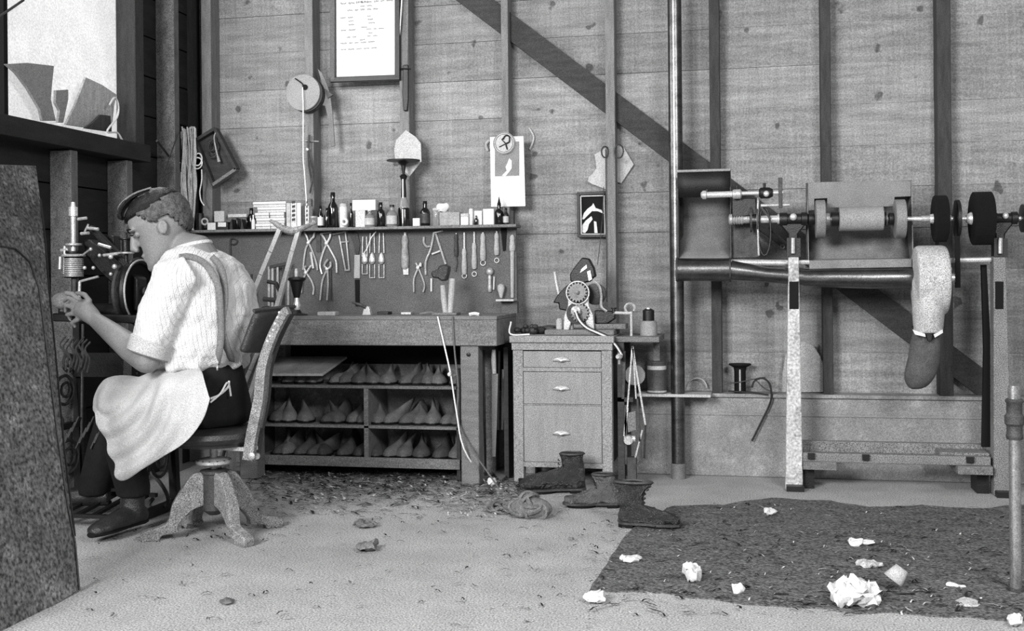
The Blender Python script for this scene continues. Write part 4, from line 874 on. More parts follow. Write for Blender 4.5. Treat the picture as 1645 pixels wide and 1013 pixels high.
# certificate
CT = T('framed_certificate', P(585, 60, -.112), 'framed white handwritten certificate hanging high on the studs', 'certificate')
MB().slab([(540, -25), (634, -29), (636, 121), (541, 124)], -.112, .006).build('paper_sheet', paper, CT)
frm = mat('frame_grey', 88, .6, var=.2)
for a, b in [((535, -30), (535, 129)), ((639, -33), (639, 126)), ((531, 128.5), (643, 124.5)), ((531, -26), (643, -31))]: MB().bar(P(*a, -.115), P(*b, -.115), 8.5 * S(CT.location), .022).build('frame_bar', frm if a[0] == 535 else iron, CT, bev=.003)
ink = mat('faded_ink', 95, .8)
q = MB()
def scrib(x0, y0, x1, h, sl=-.06, r=.0011):
    x = x0; pts_ = []
    while x < x1:
        wl_ = random.uniform(6, 12); n_ = int(wl_ / .9)
        pts_ = [P(x + k * .9 + random.uniform(-.2, .2), y0 + (x + k - x0) * sl + (h if k % 2 else -h) * random.uniform(.3, 1) * .5, -.1135) for k in range(n_)]
        if len(pts_) > 1: q.tube(pts_, r, 4)
        x += wl_ + 2.5
for a in [(547, 6, 570, 4.5), (572, 4, 590, 4.5), (580, 3.5, 622, 4), (579, 10, 592, 2.5), (558, 17, 611, 4), (547, 29, 567, 2.6), (560, 34, 569, 2), (560, 40, 567, 3), (590, 26, 599, 2), (591, 31, 600, 3), (592, 37, 598, 2), (580, 44, 588, 2), (548, 49, 566, 2.6), (588, 47, 612, 1.6), (592, 53, 600, 2), (557, 60, 570, 2.5), (590, 58, 600, 2), (547, 70, 600, 2.8), (548, 80, 605, 2.5), (578, 64, 586, 2)]: scrib(*a)
q.build('handwriting', ink, CT)
# strap by the certificate
HT = T('hanging_awl_sheath', P(651, 140, -.118), 'long black sheathed tool hanging on the third stud beside the certificate', 'tool')
MB().slab([(647, 104), (656, 104), (656, 160), (654, 178), (648, 178), (646, 150)], -.116, .014).build('sheath', iron, HT, bev=.004); MB().tube(pp([(638, 110), (660, 111)], -.118), .004, 6).build('cross_pin', iron, HT); MB().slab([(651, -20), (656, -20), (655, 104), (652, 104)], -.108, .006).build('strap', leatherm, HT)
MB().tube(crv(pp([(646, -10), (643, 40), (640, 80), (638, 112)], -.12), 4), .003, 6).build('strap_cord', string, None, 'pale cord hanging beside the right edge of the certificate', 'cord')
# kite paper
MB().slab([(652, 209), (668, 220), (676, 230), (677, 259), (658, 283), (636, 262), (633, 240), (637, 224)], -.108, .004).build('kite_pattern', paperg, None, 'kite-shaped grey paper pattern pinned to the third stud', 'paper pattern')
# calendar with round plate
CAL = T('wall_calendar', P(815, 276, -.108), 'white wall calendar with grey picture hanging on the fourth stud', 'calendar')
MB().slab([(787, 220), (841, 218.5), (844, 331), (789, 332)], -.106, .003).build('card', paper, CAL); MB().slab([(795, 228), (834, 227), (834, 282), (795, 283)], -.1075, .0012).build('picture', mat('picture_grey', 128, .8), CAL)
MB().slab([(822, 258), (818, 254), (815, 262), (812, 268), (814, 274), (806, 282), (812, 283), (818, 276), (822, 270)], -.109, .0012).build('pale_figure', paper, CAL)
pc = P(810, 230, -.112); MB().lathe(pc, [(.055, 0), (.055, .003), (.048, .005), (.0, .004)], 28, (0, -1, 0)).build('round_emblem', paperg, CAL)
q = MB()
for r in (.052, .044): q.torus(pc + V((0, -.006, 0)), (0, -1, 0), r, .0012, 28, 4)
q.build('emblem_rings', frm, CAL)
q = MB(); q.tube(crv(pp([(808, 224), (812, 218), (818, 219), (818, 228), (813, 231), (815, 240)], -.119), 3), .004, 6); q.tube(pp([(812, 230), (806, 224), (812, 218)], -.119), .003, 6); q.tube(pp([(812, 231), (802, 236)], -.119), .0025, 6)
q.build('emblem_mark', iron, CAL)
for nm, L_, lab in (('wood_splinter', [(786, 225), (781, 232), (784, 242)], 'pale shaving left of the calendar'), ('wood_splinter', [(850, 205), (857, 218), (856, 228), (851, 240)], 'pale curled shaving right of the calendar')):
    MB().tube(crv(pp(L_, -.012), 3), .006, 5).build(nm, paperg, None, lab, 'shaving')
# picture frame
PF = T('framed_picture', P(952, 345, -.012), 'small dark framed picture of white figures on black', 'picture')
MB().slab([(934, 317), (971, 315), (972, 375), (934, 376)], -.02, .01).build('print', black, PF)
for a, b in [((929.5, 309), (930.5, 380)), ((975, 308), (977, 380)), ((927, 311.5), (977, 309.5)), ((928, 379), (978, 379))]: MB().bar(P(*a, -.026), P(*b, -.026), 4.5 * S(PF.location), .03).build('frame_bar', iron, PF, bev=.002)
for a, b in [((933, 315), (934, 376)), ((970.5, 314), (972, 376)), ((933, 315), (971, 314)), ((933, 376), (973, 376))]: MB().bar(P(*a, -.03), P(*b, -.03), 2 * S(PF.location), .01).build('inner_moulding', paperg, PF)
q = MB()
for poly in ([(935, 352), (938, 342), (944, 335), (951, 330), (953, 326), (957, 334), (966, 337), (970, 343), (960, 339), (951, 339), (945, 345), (938, 352)], [(935, 373), (935, 362), (941, 354), (950, 347), (952, 352), (946, 360), (944, 369), (940, 374)], [(954, 355), (958, 356), (960, 374), (955, 374)]): q.slab(poly, -.0215, .0015)
q.build('white_figures', paper, PF)
MB().tube(pp([(970, 300), (968, 345), (964, 390), (960, 425)], -.06), .002, 5).build('dark_string', ironr, None, 'dark string hanging in front of the small framed picture', 'string')
# pattern papers on stud
MB().slab([(955, 248), (972, 238), (974, 304), (963, 300), (956, 297), (952, 296), (944, 291), (946, 284), (952, 279), (958, 270), (957, 258)], -.03, .003).build('pattern_paper', paperg, None, 'ragged grey pattern paper left of the fifth stud', 'paper pattern')
MB().slab([(991, 232), (1003, 238), (1018, 264), (998, 294), (991, 292)], -.02, .003).build('pattern_paper', paperg, None, 'pointed grey pattern paper right of the fifth stud', 'paper pattern')
MB().torus(P(994, 243, -.108), (.3, -1, 0), .022, .004, 16, 5, 1.5).build('wire_loop', ironr, None, 'dark wire loop on the right side of the fifth stud', 'wire'); MB().torus(P(972, 244, -.108), (.6, -1, 0), .018, .004, 16, 5, 1.5).build('wire_loop', ironr, None, 'dark wire loop on the left side of the fifth stud', 'wire')
for x in (975, 993): MB().tube(pp([(x - 2, 240), (x - 1, 360), (x, 485)], -.112), .0025, 5).build('stud_wire', ironr, None, 'thin wire running down the %s edge of the fifth stud' % ('left' if x == 975 else 'right'), 'wire')
# ------------------------------------------------------------------ drawer cabinet
cyf = -.46; cx0 = P(824, 600, cyf).x; cx1 = P(983, 600, cyf).x; cyb = -.13
def cz(y): return P(902, y, cyf).z
CB = T('drawer_cabinet', ((cx0 + cx1) / 2, -.3, 0), 'grey wooden cabinet with three drawers beside the workbench', 'cabinet')
MB().box((cx0 - .012, cyf - .02, cz(550)), (cx1 + .012, cyb, cz(539))).build('top', woodc, CB, bev=.003); MB().box((cx0 - .004, cyf - .008, cz(562)), (cx1 + .004, cyb, cz(550.5))).build('top_rail', woodc, CB, bev=.002)
lw = .047
for x in (cx0, cx1 - lw):
    for y in (cyf, cyb - .05): MB().box((x, y, 0), (x + lw, y + .05, cz(562))).build('leg', woodc, CB, bev=.003)
for x in (cx0 + .006, cx1 - .016): MB().box((x, cyf + .03, cz(745)), (x + .01, cyb - .01, cz(562))).build('side_panel', woodd, CB)
MB().box((cx0 + .02, cyb - .02, cz(745)), (cx1 - .02, cyb - .01, cz(562))).build('back_panel', woodd, CB)
for a, b in ((596.5, 590.5), (651, 649.5), (751, 743)): MB().box((cx0 + lw, cyf + .004, cz(a)), (cx1 - lw, cyb - .02, cz(b))).build('rail', woodc, CB)
def cup(parent, px, py):
    c = P(px, py, cyf - .002); s_ = S(c); w_ = 14 * s_; h_ = 7 * s_; R = []
    for i in range(7):
        a = pi * .5 * i / 6; row = []
        for k in range(11): b = pi * k / 10; row.append(c + V((w_ * cos(b) * cos(a * .98), -.020 * sin(a + .02) * sin(b) ** .5, h_ * sin(b) * cos(a) * 1 - h_ * .3)))
        R.append(row)
    MB().grid(R).build('cup_handle', steel, parent, solid=.002)
for a, b, hy_ in ((564, 590, 578), (597.5, 649, 624), (651.5, 742.5, 696)):
    d = MB().box((cx0 + lw + .002, cyf + .002, cz(b)), (cx1 - lw - .002, cyb - .03, cz(a))).build('drawer', woodc, CB, bev=.002); cup(d, 902, hy_)
# side table
tz = cz(541); ex1 = P(1059, 545, cyf + .03).x
ET = T('side_table', (ex1 - .12, -.3, 0), 'low plank side table between the cabinet and the stove pipe', 'table')
MB().box((cx1 + .013, cyf + .03, tz - .025), (ex1, -.125, tz)).build('tabletop', wood, ET, bev=.003)
MB().box((cx1 + .02, -.42, 0), (cx1 + .05, -.38, tz - .025)).build('leg', woodd, ET); MB().box((ex1 - .05, -.16, .40), (ex1 - .02, -.13, tz - .025)).build('leg', wood, ET); MB().box((cx1 + .02, -.17, 0), (cx1 + .05, -.13, tz - .025)).build('leg', woodd, ET)
MB().box((cx1 + .02, -.42, .38), (cx1 + .09, -.13, .40)).build('rail', woodd, ET)
MB().box((P(1008, 633, -.2).x, -.24, .385), (P(1142, 633, -.2).x, -.112, .398)).build('ledge_board', paperg, None, 'thin pale board resting on the wall ledge behind the pipe', 'board', bev=.001)
# crank machine
ky = -.40; tcz = cz(539)
KM = T('crank_machine', V((P(925, 530, ky).x, ky + .08, tcz)), 'hand-cranked geared cast iron machine standing on the cabinet', 'machine')
kbx0 = P(877, 530, -.4).x; kbx1 = P(988, 530, -.4).x
MB().box((kbx0, -.44, tcz), (kbx1, -.2, tcz + .026)).build('base_board', wood, KM, bev=.006)
MB().slab([(905, 530), (906, 508), (912, 492), (913, 462), (920, 452), (937, 452), (945, 462), (946, 490), (953, 506), (955, 529), (944, 529), (940, 516), (930, 514), (918, 516), (914, 530)], ky, .016).build('side_frame', steeld, KM, bev=.003)
def gear(px, py, R_, n_, nm, Y):
    c = P(px, py, Y); q = MB(); pts_ = []
    for k in range(n_ * 4):
        r = R_ if (k % 4) in (0, 1) else R_ * .8; a = 2 * pi * k / (n_ * 4); pts_.append(c + V((r * cos(a), 0, r * sin(a))))
    q.prism(pts_, (0, -.012, 0)); q.lathe(c, [(R_ * .55, -.002), (R_ * .55, .004), (R_ * .2, .005), (R_ * .2, .024), (R_ * .1, .026)], 16, (0, -1, 0)); q.build(nm, gearm, KM)
gearm = mat('gear_iron', 120, .5, .4, var=.3, sc=30)
MB().lathe(P(928, 469, ky - .001), [(.055, 0), (.055, .003)], 28, (0, -1, 0)).build('gear_backing', iron, KM); MB().lathe(P(928, 503, ky - .001), [(.052, 0), (.052, .003)], 28, (0, -1, 0)).build('gear_backing', iron, KM)
gear(928, 469, .047, 18, 'gear', ky - .004); gear(932, 502, .043, 16, 'gear', ky - .004)
MB().torus(P(928, 470, ky - .012), (0, -1, 0), .052, .004, 30, 6).build('gear_guard', steeld, KM)
hb = P(925, 499, ky - .03); MB().lathe(hb, [(.021, -.02), (.021, .01), (.012, .014), (.006, .02)], 18, (0, -1, 0)).build('crank_hub', steel, KM)
c = crv(pp([(925, 500), (931, 514), (943, 526), (960, 534), (977, 542), (990, 555), (1000, 571)], ky - .05), 5)
CRK = MB(); 
for a, b in zip(c, c[1:]): CRK.bar(a, b + (b - a) * .1, .018, .014)
CRK = CRK.build('crank_arm', iron, KM, bev=.003); MB().tube([q + V((0, -.008, 0)) for q in c], .005, 6).build('bright_rib', steel, CRK)
MB().lathe(P(998, 572, ky - .05), [(.006, 0), (.012, .01), (.014, .03), (.008, .045)], 12, (-.3, -1, 0)).build('crank_knob', steel, CRK)
MB().slab([(914, 455), (914, 500), (904, 498), (898, 497), (897, 487), (888, 486), (895, 474), (905, 463)], ky + .03, .04).build('left_blade', iron, KM, bev=.006)
MB().slab([(916, 452), (915, 440), (926, 424), (935, 413), (946, 415), (954, 430), (957, 444), (952, 446), (948, 452), (935, 455)], ky + .02, .05).build('top_lever', iron, KM, bev=.006); MB().slab([(934, 432), (942, 425), (943, 430), (932, 438)], ky + .015, .01).build('bright_plate', steel, KM); MB().slab([(943, 436), (948, 434), (951, 448), (946, 451)], ky + .012, .012).build('bright_plate', steel, KM)
MB().lathe(P(957, 472, ky + .08), [(.05, 0), (.05, .03), (.04, .032)], 24, (0, -1, 0)).build('rear_roller', iron, KM)
MB().tube(crv(pp([(955, 452), (963, 460), (966, 475), (966, 492), (975, 500)], ky + .04), 4), .006, 6).build('rear_bracket', steeld, KM)
MB().tube(pp([(891, 436), (894, 455), (898, 474)], ky + .05), [.009] * 3, 10).build('feed_rod', steeld, KM)
MB().slab([(955, 498), (988, 500), (988, 512), (975, 520), (955, 520)], ky + .04, .06).build('bed_block', iron, KM, bev=.005); MB().box((P(955, 520, -.38).x, -.38, tcz + .026), (P(1005, 520, -.38).x, -.28, tcz + .05)).build('wood_wedge', wood, KM, bev=.004)
for x, h_, r, m_ in [(897, 524, .016, woodl), (916, 526, .012, steeld), (942, 524, .012, steeld)]: MB().lathe(V((P(x, 520, ky).x, ky + .03, tcz + .026)), [(r, 0), (r, .04), (r * .6, .05)], 12).build('base_block', m_, KM)
MB().tube(pp([(985, 502), (1014, 503)], ky + .04), .007, 8).build('side_rod', steel, KM); MB().torus(P(1012, 495, ky + .04), (0, -1, 0), .022, .006, 20, 6, 1, .75, -.6).build('hook_ring', steeld, KM)
MB().tube([P(1014, 500, ky + .04), V((P(1014, 530, ky + .04).x, ky + .04, tz))], .006, 8).build('side_post', steel, KM); MB().lathe(P(986, 503, ky + .04), [(.008, 0), (.008, .02), (.014, .022), (.014, .026)], 10).build('wing_screw', iron, KM)
q = MB()
for x, z_, r in [(830, .02, .018), (838, .016, .02), (846, .018, .016), (856, .018, .022), (866, .02, .022), (842, .036, .014), (852, .036, .014), (861, .038, .014)]: q.ell(V((P(x, 520, -.36).x, -.36 + random.uniform(-.03, .05), tcz + z_)), (r, r, r * .8), seg=9, ri=6)
q.build('cord_bundle', leatherd, None, 'tangled dark leather bundle at the left of the cabinet top', 'bundle', bev=0)
MB().prism([V((P(x, 520, -.3).x, -.3, tcz + h_)) for x, h_ in ((848, 0), (890, 0), (890, .035), (872, .038))], (0, .12, 0)).build('leather_wedge', leatherd, None, 'dark wedge-shaped leather behind the crank machine', 'leather', bev=.004)
MB().tube(crv([V((P(821, 515, -.47).x, -.47, tcz + .065)), V((P(820, 535, -.47).x, -.47, tcz + .008)), V((P(851, 538, -.47).x, -.47, tcz + .006))], 5), .004, 6).build('white_wire', paper, None, 'bent white wire at the left corner of the cabinet top', 'wire')
JR = T('glue_pot', V((P(1042, 530, -.3).x, -.3, tz)), 'squat grey pot with a dark tall lid on the side table', 'pot')
b = JR.location.copy(); MB().lathe(b, [(.040, 0), (.040, .05), (.036, .066), (.03, .068)], 20).build('pot_body', mat('pot_grey', 140, .6, var=.2), JR); MB().lathe(b, [(.027, .066), (.027, .115), (.02, .12), (.008, .126)], 18).build('pot_lid', iron, JR); MB().ell(b + V((0, -.01, .122)), .009, seg=8, ri=5).build('lid_knob', steel, JR)
TN = T('tin_can', V((P(1055, 620, -.2).x, -.19, .398)), 'grey tin can with a pale band on the board under the side table', 'can'); b = TN.location.copy()
MB().lathe(b, [(.046, 0), (.047, .004), (.045, .006), (.045, .142), (.047, .146), (.047, .15)], 24).build('can_body', mat('tin_grey', 92, .45, .4, var=.3), TN); MB().lathe(b, [(.0458, .112), (.0458, .130)], 24).build('pale_band', paperg, TN); MB().lathe(b, [(.0458, .006), (.0458, .014)], 24).build('pale_band', paperg, TN)
MB().lathe(P(1020, 602, -.17), [(.048, 0), (.048, .012)], 26, (.1, -1, 0)).build('grinding_disc', paperg, None, 'pale round disc standing left of the tin can', 'disc')
# folded iron stand
FS = T('folded_stand', PZ(1015, 752), 'narrow folded iron and wood stand hanging beside the cabinet', 'stand')
fy = -.42
for a, b, w_, m_ in [((1016, 556), (1008, 655), .007, steeld), ((1016, 556), (1037, 682), .008, steeld), ((1017, 560), (1022, 640), .006, steeld), ((1003, 578), (1001, 640), .012, ironr), ((1005, 650), (1006, 745), .010, ironr), ((1024, 640), (1030, 740), .008, ironr), ((1037, 682), (1035, 735), .008, iron), ((1036, 735), (1022, 748), .010, ironr), ((1008, 655), (1003, 700), .010, steeld), ((1032, 690), (1018, 745), .007, steeld)]: MB().bar(P(*a, fy), P(*b, fy), w_, .014).build('bar', m_, FS)
MB().lathe(P(1010, 706, fy), [(.02, -.02), (.024, 0), (.02, .02)], 14, (0, -1, 0)).build('bracket_nut', steeld, FS); MB().lathe(P(1003, 704, fy), [(.014, 0), (.014, .05)], 12, (1, 0, 0)).build('sleeve', steel, FS)
MB().slab([(1007, 663), (1021, 660), (1022, 690), (1009, 694)], fy, .02).build('wood_block', wood, FS); MB().box((P(1008, 730, fy).x, fy - .01, 0), (P(1022, 730, fy).x, fy + .03, .13)).build('foot', ironr, FS)
for x in (995, 1003): MB().bar(P(x, 565, -.45), PZ(x - 1, 757), .01, .012).build('leaning_slat', woodl if x == 995 else woodd, None, '%s narrow slat leaning against the cabinet side' % ('pale' if x == 995 else 'dark'), 'slat')
# ------------------------------------------------------------------ stove pipe and dust hood
pb = P(1090, 748, -.20); pt_ = P(1079, 0, -.20)
SP = T('stove_pipe', V((pb.x, -.2, 0)), 'tall shiny black metal pipe standing against the wall', 'pipe')
MB().tube([V((pb.x, -.2, 0)), V((pb.x, -.2, 1.2)), V((pb.x, -.2, 2.6))], .0325, 24).build('pipe_section', pipem, SP)
MB().lathe(V((pb.x, -.2, 0)), [(.0345, 0), (.0345, .07), (.033, .072)], 24).build('foot_sleeve', dull, SP)
for z_ in (.75, 1.55): MB().lathe(V((pb.x, -.2, z_)), [(.034, 0), (.034, .02)], 24).build('pipe_joint', pipem, SP)
fy = -.36
def fz(x, y, Y=None): return P(x, y, Y or fy)
DU = T('dust_duct', fz(1130, 433), 'dark horizontal dust duct running from the pipe to the pale sleeve', 'duct')
s_ = S(fz(1130, 433))
MB().tube([fz(1086, 433), fz(1100, 433), fz(1174, 433)], [18.5 * s_] * 3, 24).build('duct_section', pipem, DU)
for x in (1088, 1173): MB().lathe(fz(x, 433), [(19.5 * s_, -.004), (19.5 * s_, .004)], 24, (1, 0, 0)).build('seam_ring', ironr, DU)
MB().tube([fz(1174, 434), fz(1232, 441), fz(1300, 446)], [16 * s_, 12 * s_, 14 * s_], 20).build('taper_section', pipem, DU)
MB().tube([fz(1290, 446), fz(1400, 447), fz(1470, 446)], [14 * s_, 16 * s_, 16 * s_], 24).build('duct_section', pipem, DU)
MB().tube([fz(1172, 421, -.33), fz(1262, 422, -.33)], 5 * s_, 12).build('upper_rail', steel, DU)
# hoods
hoodm = mat('hood_metal', 120, .55, .15, var=.22, sc=6)
def hood(name, x0, x1, y0, y1, lab, sy0=-.44, side=True):
    o = T(name, fz((x0 + x1) / 2, (y0 + y1) / 2, -.3), lab, 'hood'); prof_ = [(y0, sy0), (y0 + 22, sy0 + .02), (y0 + 40, sy0 + .09), (y0 + 58, sy0 + .17), (y0 + 85, sy0 + .20), (y0 + 112, sy0 + .17), (y1 - 12, sy0 + .10), (y1, sy0 + .03)]
    xa = fz(x0, y0, sy0).x; xb = fz(x1, y0, sy0).x
    rows_ = [[V((xa + (xb - xa) * k / 6, Y, fz(x0, y, sy0).z)) for k in range(7)] for y, Y in prof_]
    MB().grid(rows_).build('curved_sheet', hoodm, o, solid=.004); 
    for x in (xa, xb):
        MB().prism([V((x - .002, Y, fz(x0, y, sy0).z)) for y, Y in prof_], (.004, 0, 0)).build('end_plate', hoodm, o)
    MB().tube([V((xa, sy0, fz(x0, y0, sy0).z)), V((xb, sy0, fz(x0, y0, sy0).z))], .005, 6).build('rolled_edge', hoodm, o); return o
def hood2(name, x0, x1, y0, ybr, y1, lab):
    Yt = -.42; o = T(name, fz((x0 + x1) / 2, (y0 + y1) / 2, -.3), lab, 'hood')
    xa = fz(x0, y0, -.3).x; xb = fz(x1, y0, -.3).x; zt = fz(x0, y0, Yt).z; zb = fz(x0, y1, -.42).z; zm = fz(x0, ybr, -.30).z
    return o, xa, xb, zt, zm, zb
H1 = T('left_dust_hood', fz(1130, 345, -.3), 'curved dark dust hood joined to the stove pipe', 'hood')
xa = fz(1090, 345, -.3).x; xb = fz(1174, 345, -.3).x; ztop = fz(1130, 274, -.34).z; zbot = fz(1130, 416, -.36).z
pr = [(ztop, -.34), (ztop - .02, -.30), (ztop - .12, -.20), (ztop - .2, -.17), (ztop - .28, -.2), (ztop - .36, -.26), (zbot, -.36)]
MB().grid([[V((xa + (xb - xa) * k / 5, Y, z_)) for k in range(6)] for z_, Y in pr]).build('curved_sheet', hoodm, H1, solid=.004)
MB().grid([[V((xa + (xb - xa) * k / 5, Y, z_)) for k in range(6)] for z_, Y in [(ztop, -.34), (ztop - .06, -.345), (ztop - .12, -.335)]]).build('top_lip', mat('hood_shaded', 40, .5, .2), H1, solid=.004)  # hood metal coloured darker for the shade on the overhanging top
for x in (xa, xb): MB().prism([V((x - .002, Y, z_)) for z_, Y in pr], (.004, 0, 0)).build('end_plate', ironr, H1)
MB().tube([V((xa, -.345, ztop)), V((xb, -.345, ztop))], .006, 6).build('rolled_edge', steeld, H1)
H2 = T('centre_dust_hood', fz(1380, 360, -.3), 'wide grey dust hood plate behind the sanding drum', 'hood')
ztop = fz(1380, 291, -.36).z; zbot = fz(1380, 427, -.38).z; xa = fz(1297, 345, -.3).x; xb = fz(1463, 345, -.3).x
MB().slab([(1297, 293), (1380, 291), (1463, 289), (1463, 315), (1437, 316), (1436, 331), (1345, 333), (1329, 333), (1329, 318), (1308, 319), (1308, 337), (1297, 338)], -.335, .004).build('front_plate', hoodm, H2)
pr = [(ztop, -.335), (ztop - .1, -.22), (ztop - .19, -.19), (ztop - .27, -.21), (ztop - .34, -.27), (zbot + .02, -.36)]
MB().grid([[V((xa + (xb - xa) * k / 5, Y, z_)) for k in range(6)] for z_, Y in pr]).build('curved_sheet', hoodm, H2, solid=.004)
for x in (xa, xb): MB().prism([V((x - .002, Y, z_)) for z_, Y in pr], (.004, 0, 0)).build('end_plate', hoodm, H2)
MB().slab([(1300, 418), (1465, 415), (1465, 429), (1300, 432)], -.37, .03).build('lower_rail', greym, H2, bev=.003); MB().tube(pp([(1296, 294), (1296, 430)], -.34), .004, 6).build('edge_wire', ironr, H2)
# finishing machine
FM = T('finishing_machine', V((fz(1440, 700, -.4).x, -.40, 0)), 'long shoe finishing machine with sanding wheels on two wooden posts', 'machine')
Ys = -.40; s_ = S(fz(1400, 352, Ys))
def sx(x, y=None): return fz(x, y if y else 352.5 - (x - 1170) * .004, Ys)
def lx(px0, prof_, nm, m_, seg=24, y=None, par=None): b = sx(px0, y); return MB().lathe(b, [(r * s_, h_ * s_) for r, h_ in prof_], seg, (1, 0, 0)).build(nm, m_, par or FM)
MB().tube([sx(1180), sx(1675)], 3.6 * s_, 12).build('shaft', steel, FM)
lx(1170, [(4, 0), (9, 2), (9, 6), (7, 8), (9, 10), (7, 12), (9, 14), (7, 16), (9, 18), (7, 20), (9, 22), (7, 25), (7, 34)], 'brush_spindle', steeld)
lx(1205, [(21, 0), (21, 3)], 'disc', ironr); lx(1216, [(19, 0), (19, 2)], 'disc', ironr); lx(1222, [(6, 0), (6, 26), (8, 27), (8, 30)], 'collar', steel); lx(1252, [(10, 0), (11, 2), (11, 12), (9, 13), (9, 34), (11, 35), (11, 44), (6, 46)], 'bearing_housing', iron)
MB().ell(sx(1274, 349) + V((0, -.03, 0)), 6 * s_).build('oil_ball', steel, FM)
def wheel(x, wd, R_, m_, nm='sanding_wheel'): return lx(x, [(R_ * .3, -1), (R_ * .96, 0), (R_, 1), (R_, wd - 1), (R_ * .96, wd), (R_ * .3, wd + 1)], nm, m_, 36)
wheel(1310, 15, 31, greym); wheel(1348, 68, 19.5, mat('drum_grey', 140, .7, var=.12), 'sanding_drum'); wheel(1437, 16, 31, greym)
for x, w_ in ((1298, 10), (1326, 7), (1336, 9), (1418, 7), (1427, 8)): lx(x, [(8, 0), (10, 1), (10, w_ - 1), (8, w_)], 'spacer', steeld if w_ % 2 else iron)
lx(1344, [(12, -8), (12, 3)], 'flange', iron); lx(1417, [(12, 0), (12, 6)], 'flange', iron)
brm = mat('brush_black', 16, .9, var=.5, sc=60, bump=.5)
wheel(1500, 19, 37, brm, 'bristle_brush'); lx(1500, [(7, -6), (9, 4), (9, 14), (7, 22), (5, 26)], 'brush_hub', steel); lx(1480, [(5, 0), (5, 14)], 'collar', steeld)
wheel(1562, 28, 42, brm, 'bristle_brush'); lx(1552, [(6, 0), (10, 6), (10, 12)], 'brush_hub', steel); lx(1590, [(5, 0), (12, 2), (8, 12), (8, 30), (10, 32), (10, 40), (5, 42)], 'bearing_housing', iron)
lx(1640, [(4, 0), (22, 1), (22, 5), (6, 6), (6, 30)], 'end_disc', iron); MB().ell(sx(1613, 347) + V((0, -.03, 0)), 5 * s_).build('oil_ball', steel, FM)
lx(1535, [(30, 0), (30, 5)], 'belt_pulley', iron)
q = MB(); q.bar(fz(1537, 322, Ys - .03), fz(1539, 462, Ys - .02), .02, .006); q.bar(fz(1538, 322, Ys + .05), fz(1538, 462, Ys + .05), .02, .006); q.build('drive_belt', black, FM)
for x in (1274, 1607):
    MB().slab([(x - 24, 356), (x + 24, 355), (x + 8, 376), (x + 8, 384), (x - 8, 384), (x - 8, 376)], Ys - .01, .05).build('bearing_yoke', iron, FM, bev=.006)
    MB().slab([(x - 10, 382), (x + 12, 382), (x + 12, 412), (x - 10, 412)], Ys - .01, .06).build('post_socket', iron, FM); MB().tube(pp([(x, 382), (x, 407)], Ys - .022), .009, 8).build('socket_bolt', steeld, FM)
postm = mat('post_wood_pale', 186, .8, var=.25, sc=14, grain=.16, gsc=90, patches=-.35); postg = mat('post_wood_grey', 122, .8, var=.2, sc=12, grain=.3)
def post(xt, xb_, yb, wt, wb, m_, dark):
    zt = fz(xt, 410, Ys).z; a = V((fz(xt, 410, Ys).x, Ys, zt)); b = PZ(xb_, yb); b = V((b.x, Ys, 0)); w1 = wt * s_ / 2; w2 = wb * s_ / 2
    P_ = MB().prism([a + V((-w1, 0, 0)), a + V((w1, 0, 0)), b + V((w2, 0, 0)), b + V((-w2, 0, 0))], (0, .075, 0)).build('wooden_post', m_, FM, bev=.004)
    MB().slab([(dark[0], 452), (dark[1], 452), (dark[1], 496), (dark[0], 496)], Ys - .004, .006).build('dark_slot', black, P_)
    MB().bar(b + V((-w2 * .9, -.02, .012)), b + V((w2 * 1.1, -.02, .012)), .024, .06).build('foot_plate', iron, P_)
post(1275, 1276, 787, 16, 28, postm, (1268, 1283)); post(1606, 1607, 792, 18, 28, postg, (1599, 1612))
MB().slab([(1577, 425), (1585, 425), (1592, 560), (1591, 718), (1578, 718), (1581, 560)], -.3, .03).build('rear_post', black, FM)
MB().tube([fz(1262, 421, -.36), fz(1300, 421, -.36)], 4 * s_, 10).build('cross_pipe', steel, FM); MB().tube([fz(1516, 418, -.36), fz(1592, 417, -.36)], 4 * s_, 10).build('cross_pipe', steel, FM)
MB().tube([fz(1300, 424, -.33), fz(1516, 420, -.33)], 3.5 * s_, 10).build('cross_pipe', ironr, FM)
# base rails
br = [(.09, .13, -.42, postg), (.03, .07, -.36, wood)]
xA = fz(1290, 740, -.4).x; xB = fz(1592, 740, -.4).x
za = fz(1400, 738, -.42).z
MB().box((xA, -.40, za - .02), (xB, -.36, za + .02)).build('base_rail', postg, FM, bev=.004); MB().box((xA, -.24, za - .0), (xB, -.20, za + .05)).build('base_rail', postg, FM, bev=.004)
MB().box((xA, -.42, za - .05), (xA + .14, -.18, za - .015)).build('base_block', wood, FM); MB().box((xB - .14, -.44, za - .05), (xB, -.18, za - .015)).build('base_block', wood, FM)
MB().box((xB - .2, -.36, za + .0), (xB, -.24, za + .03)).build('base_plank', postg, FM)
for x in (xA + .02, xA + .25, xB - .1): MB().box((x, -.415, za - .005), (x + .03, -.40, za + .02)).build('iron_clip', iron, FM)
MB().box((xA, -.36, 0), (xA + .05, -.22, za - .05)).build('foot_block', iron, FM); MB().box((xB - .05, -.36, 0), (xB, -.22, za - .05)).build('foot_block', iron, FM)
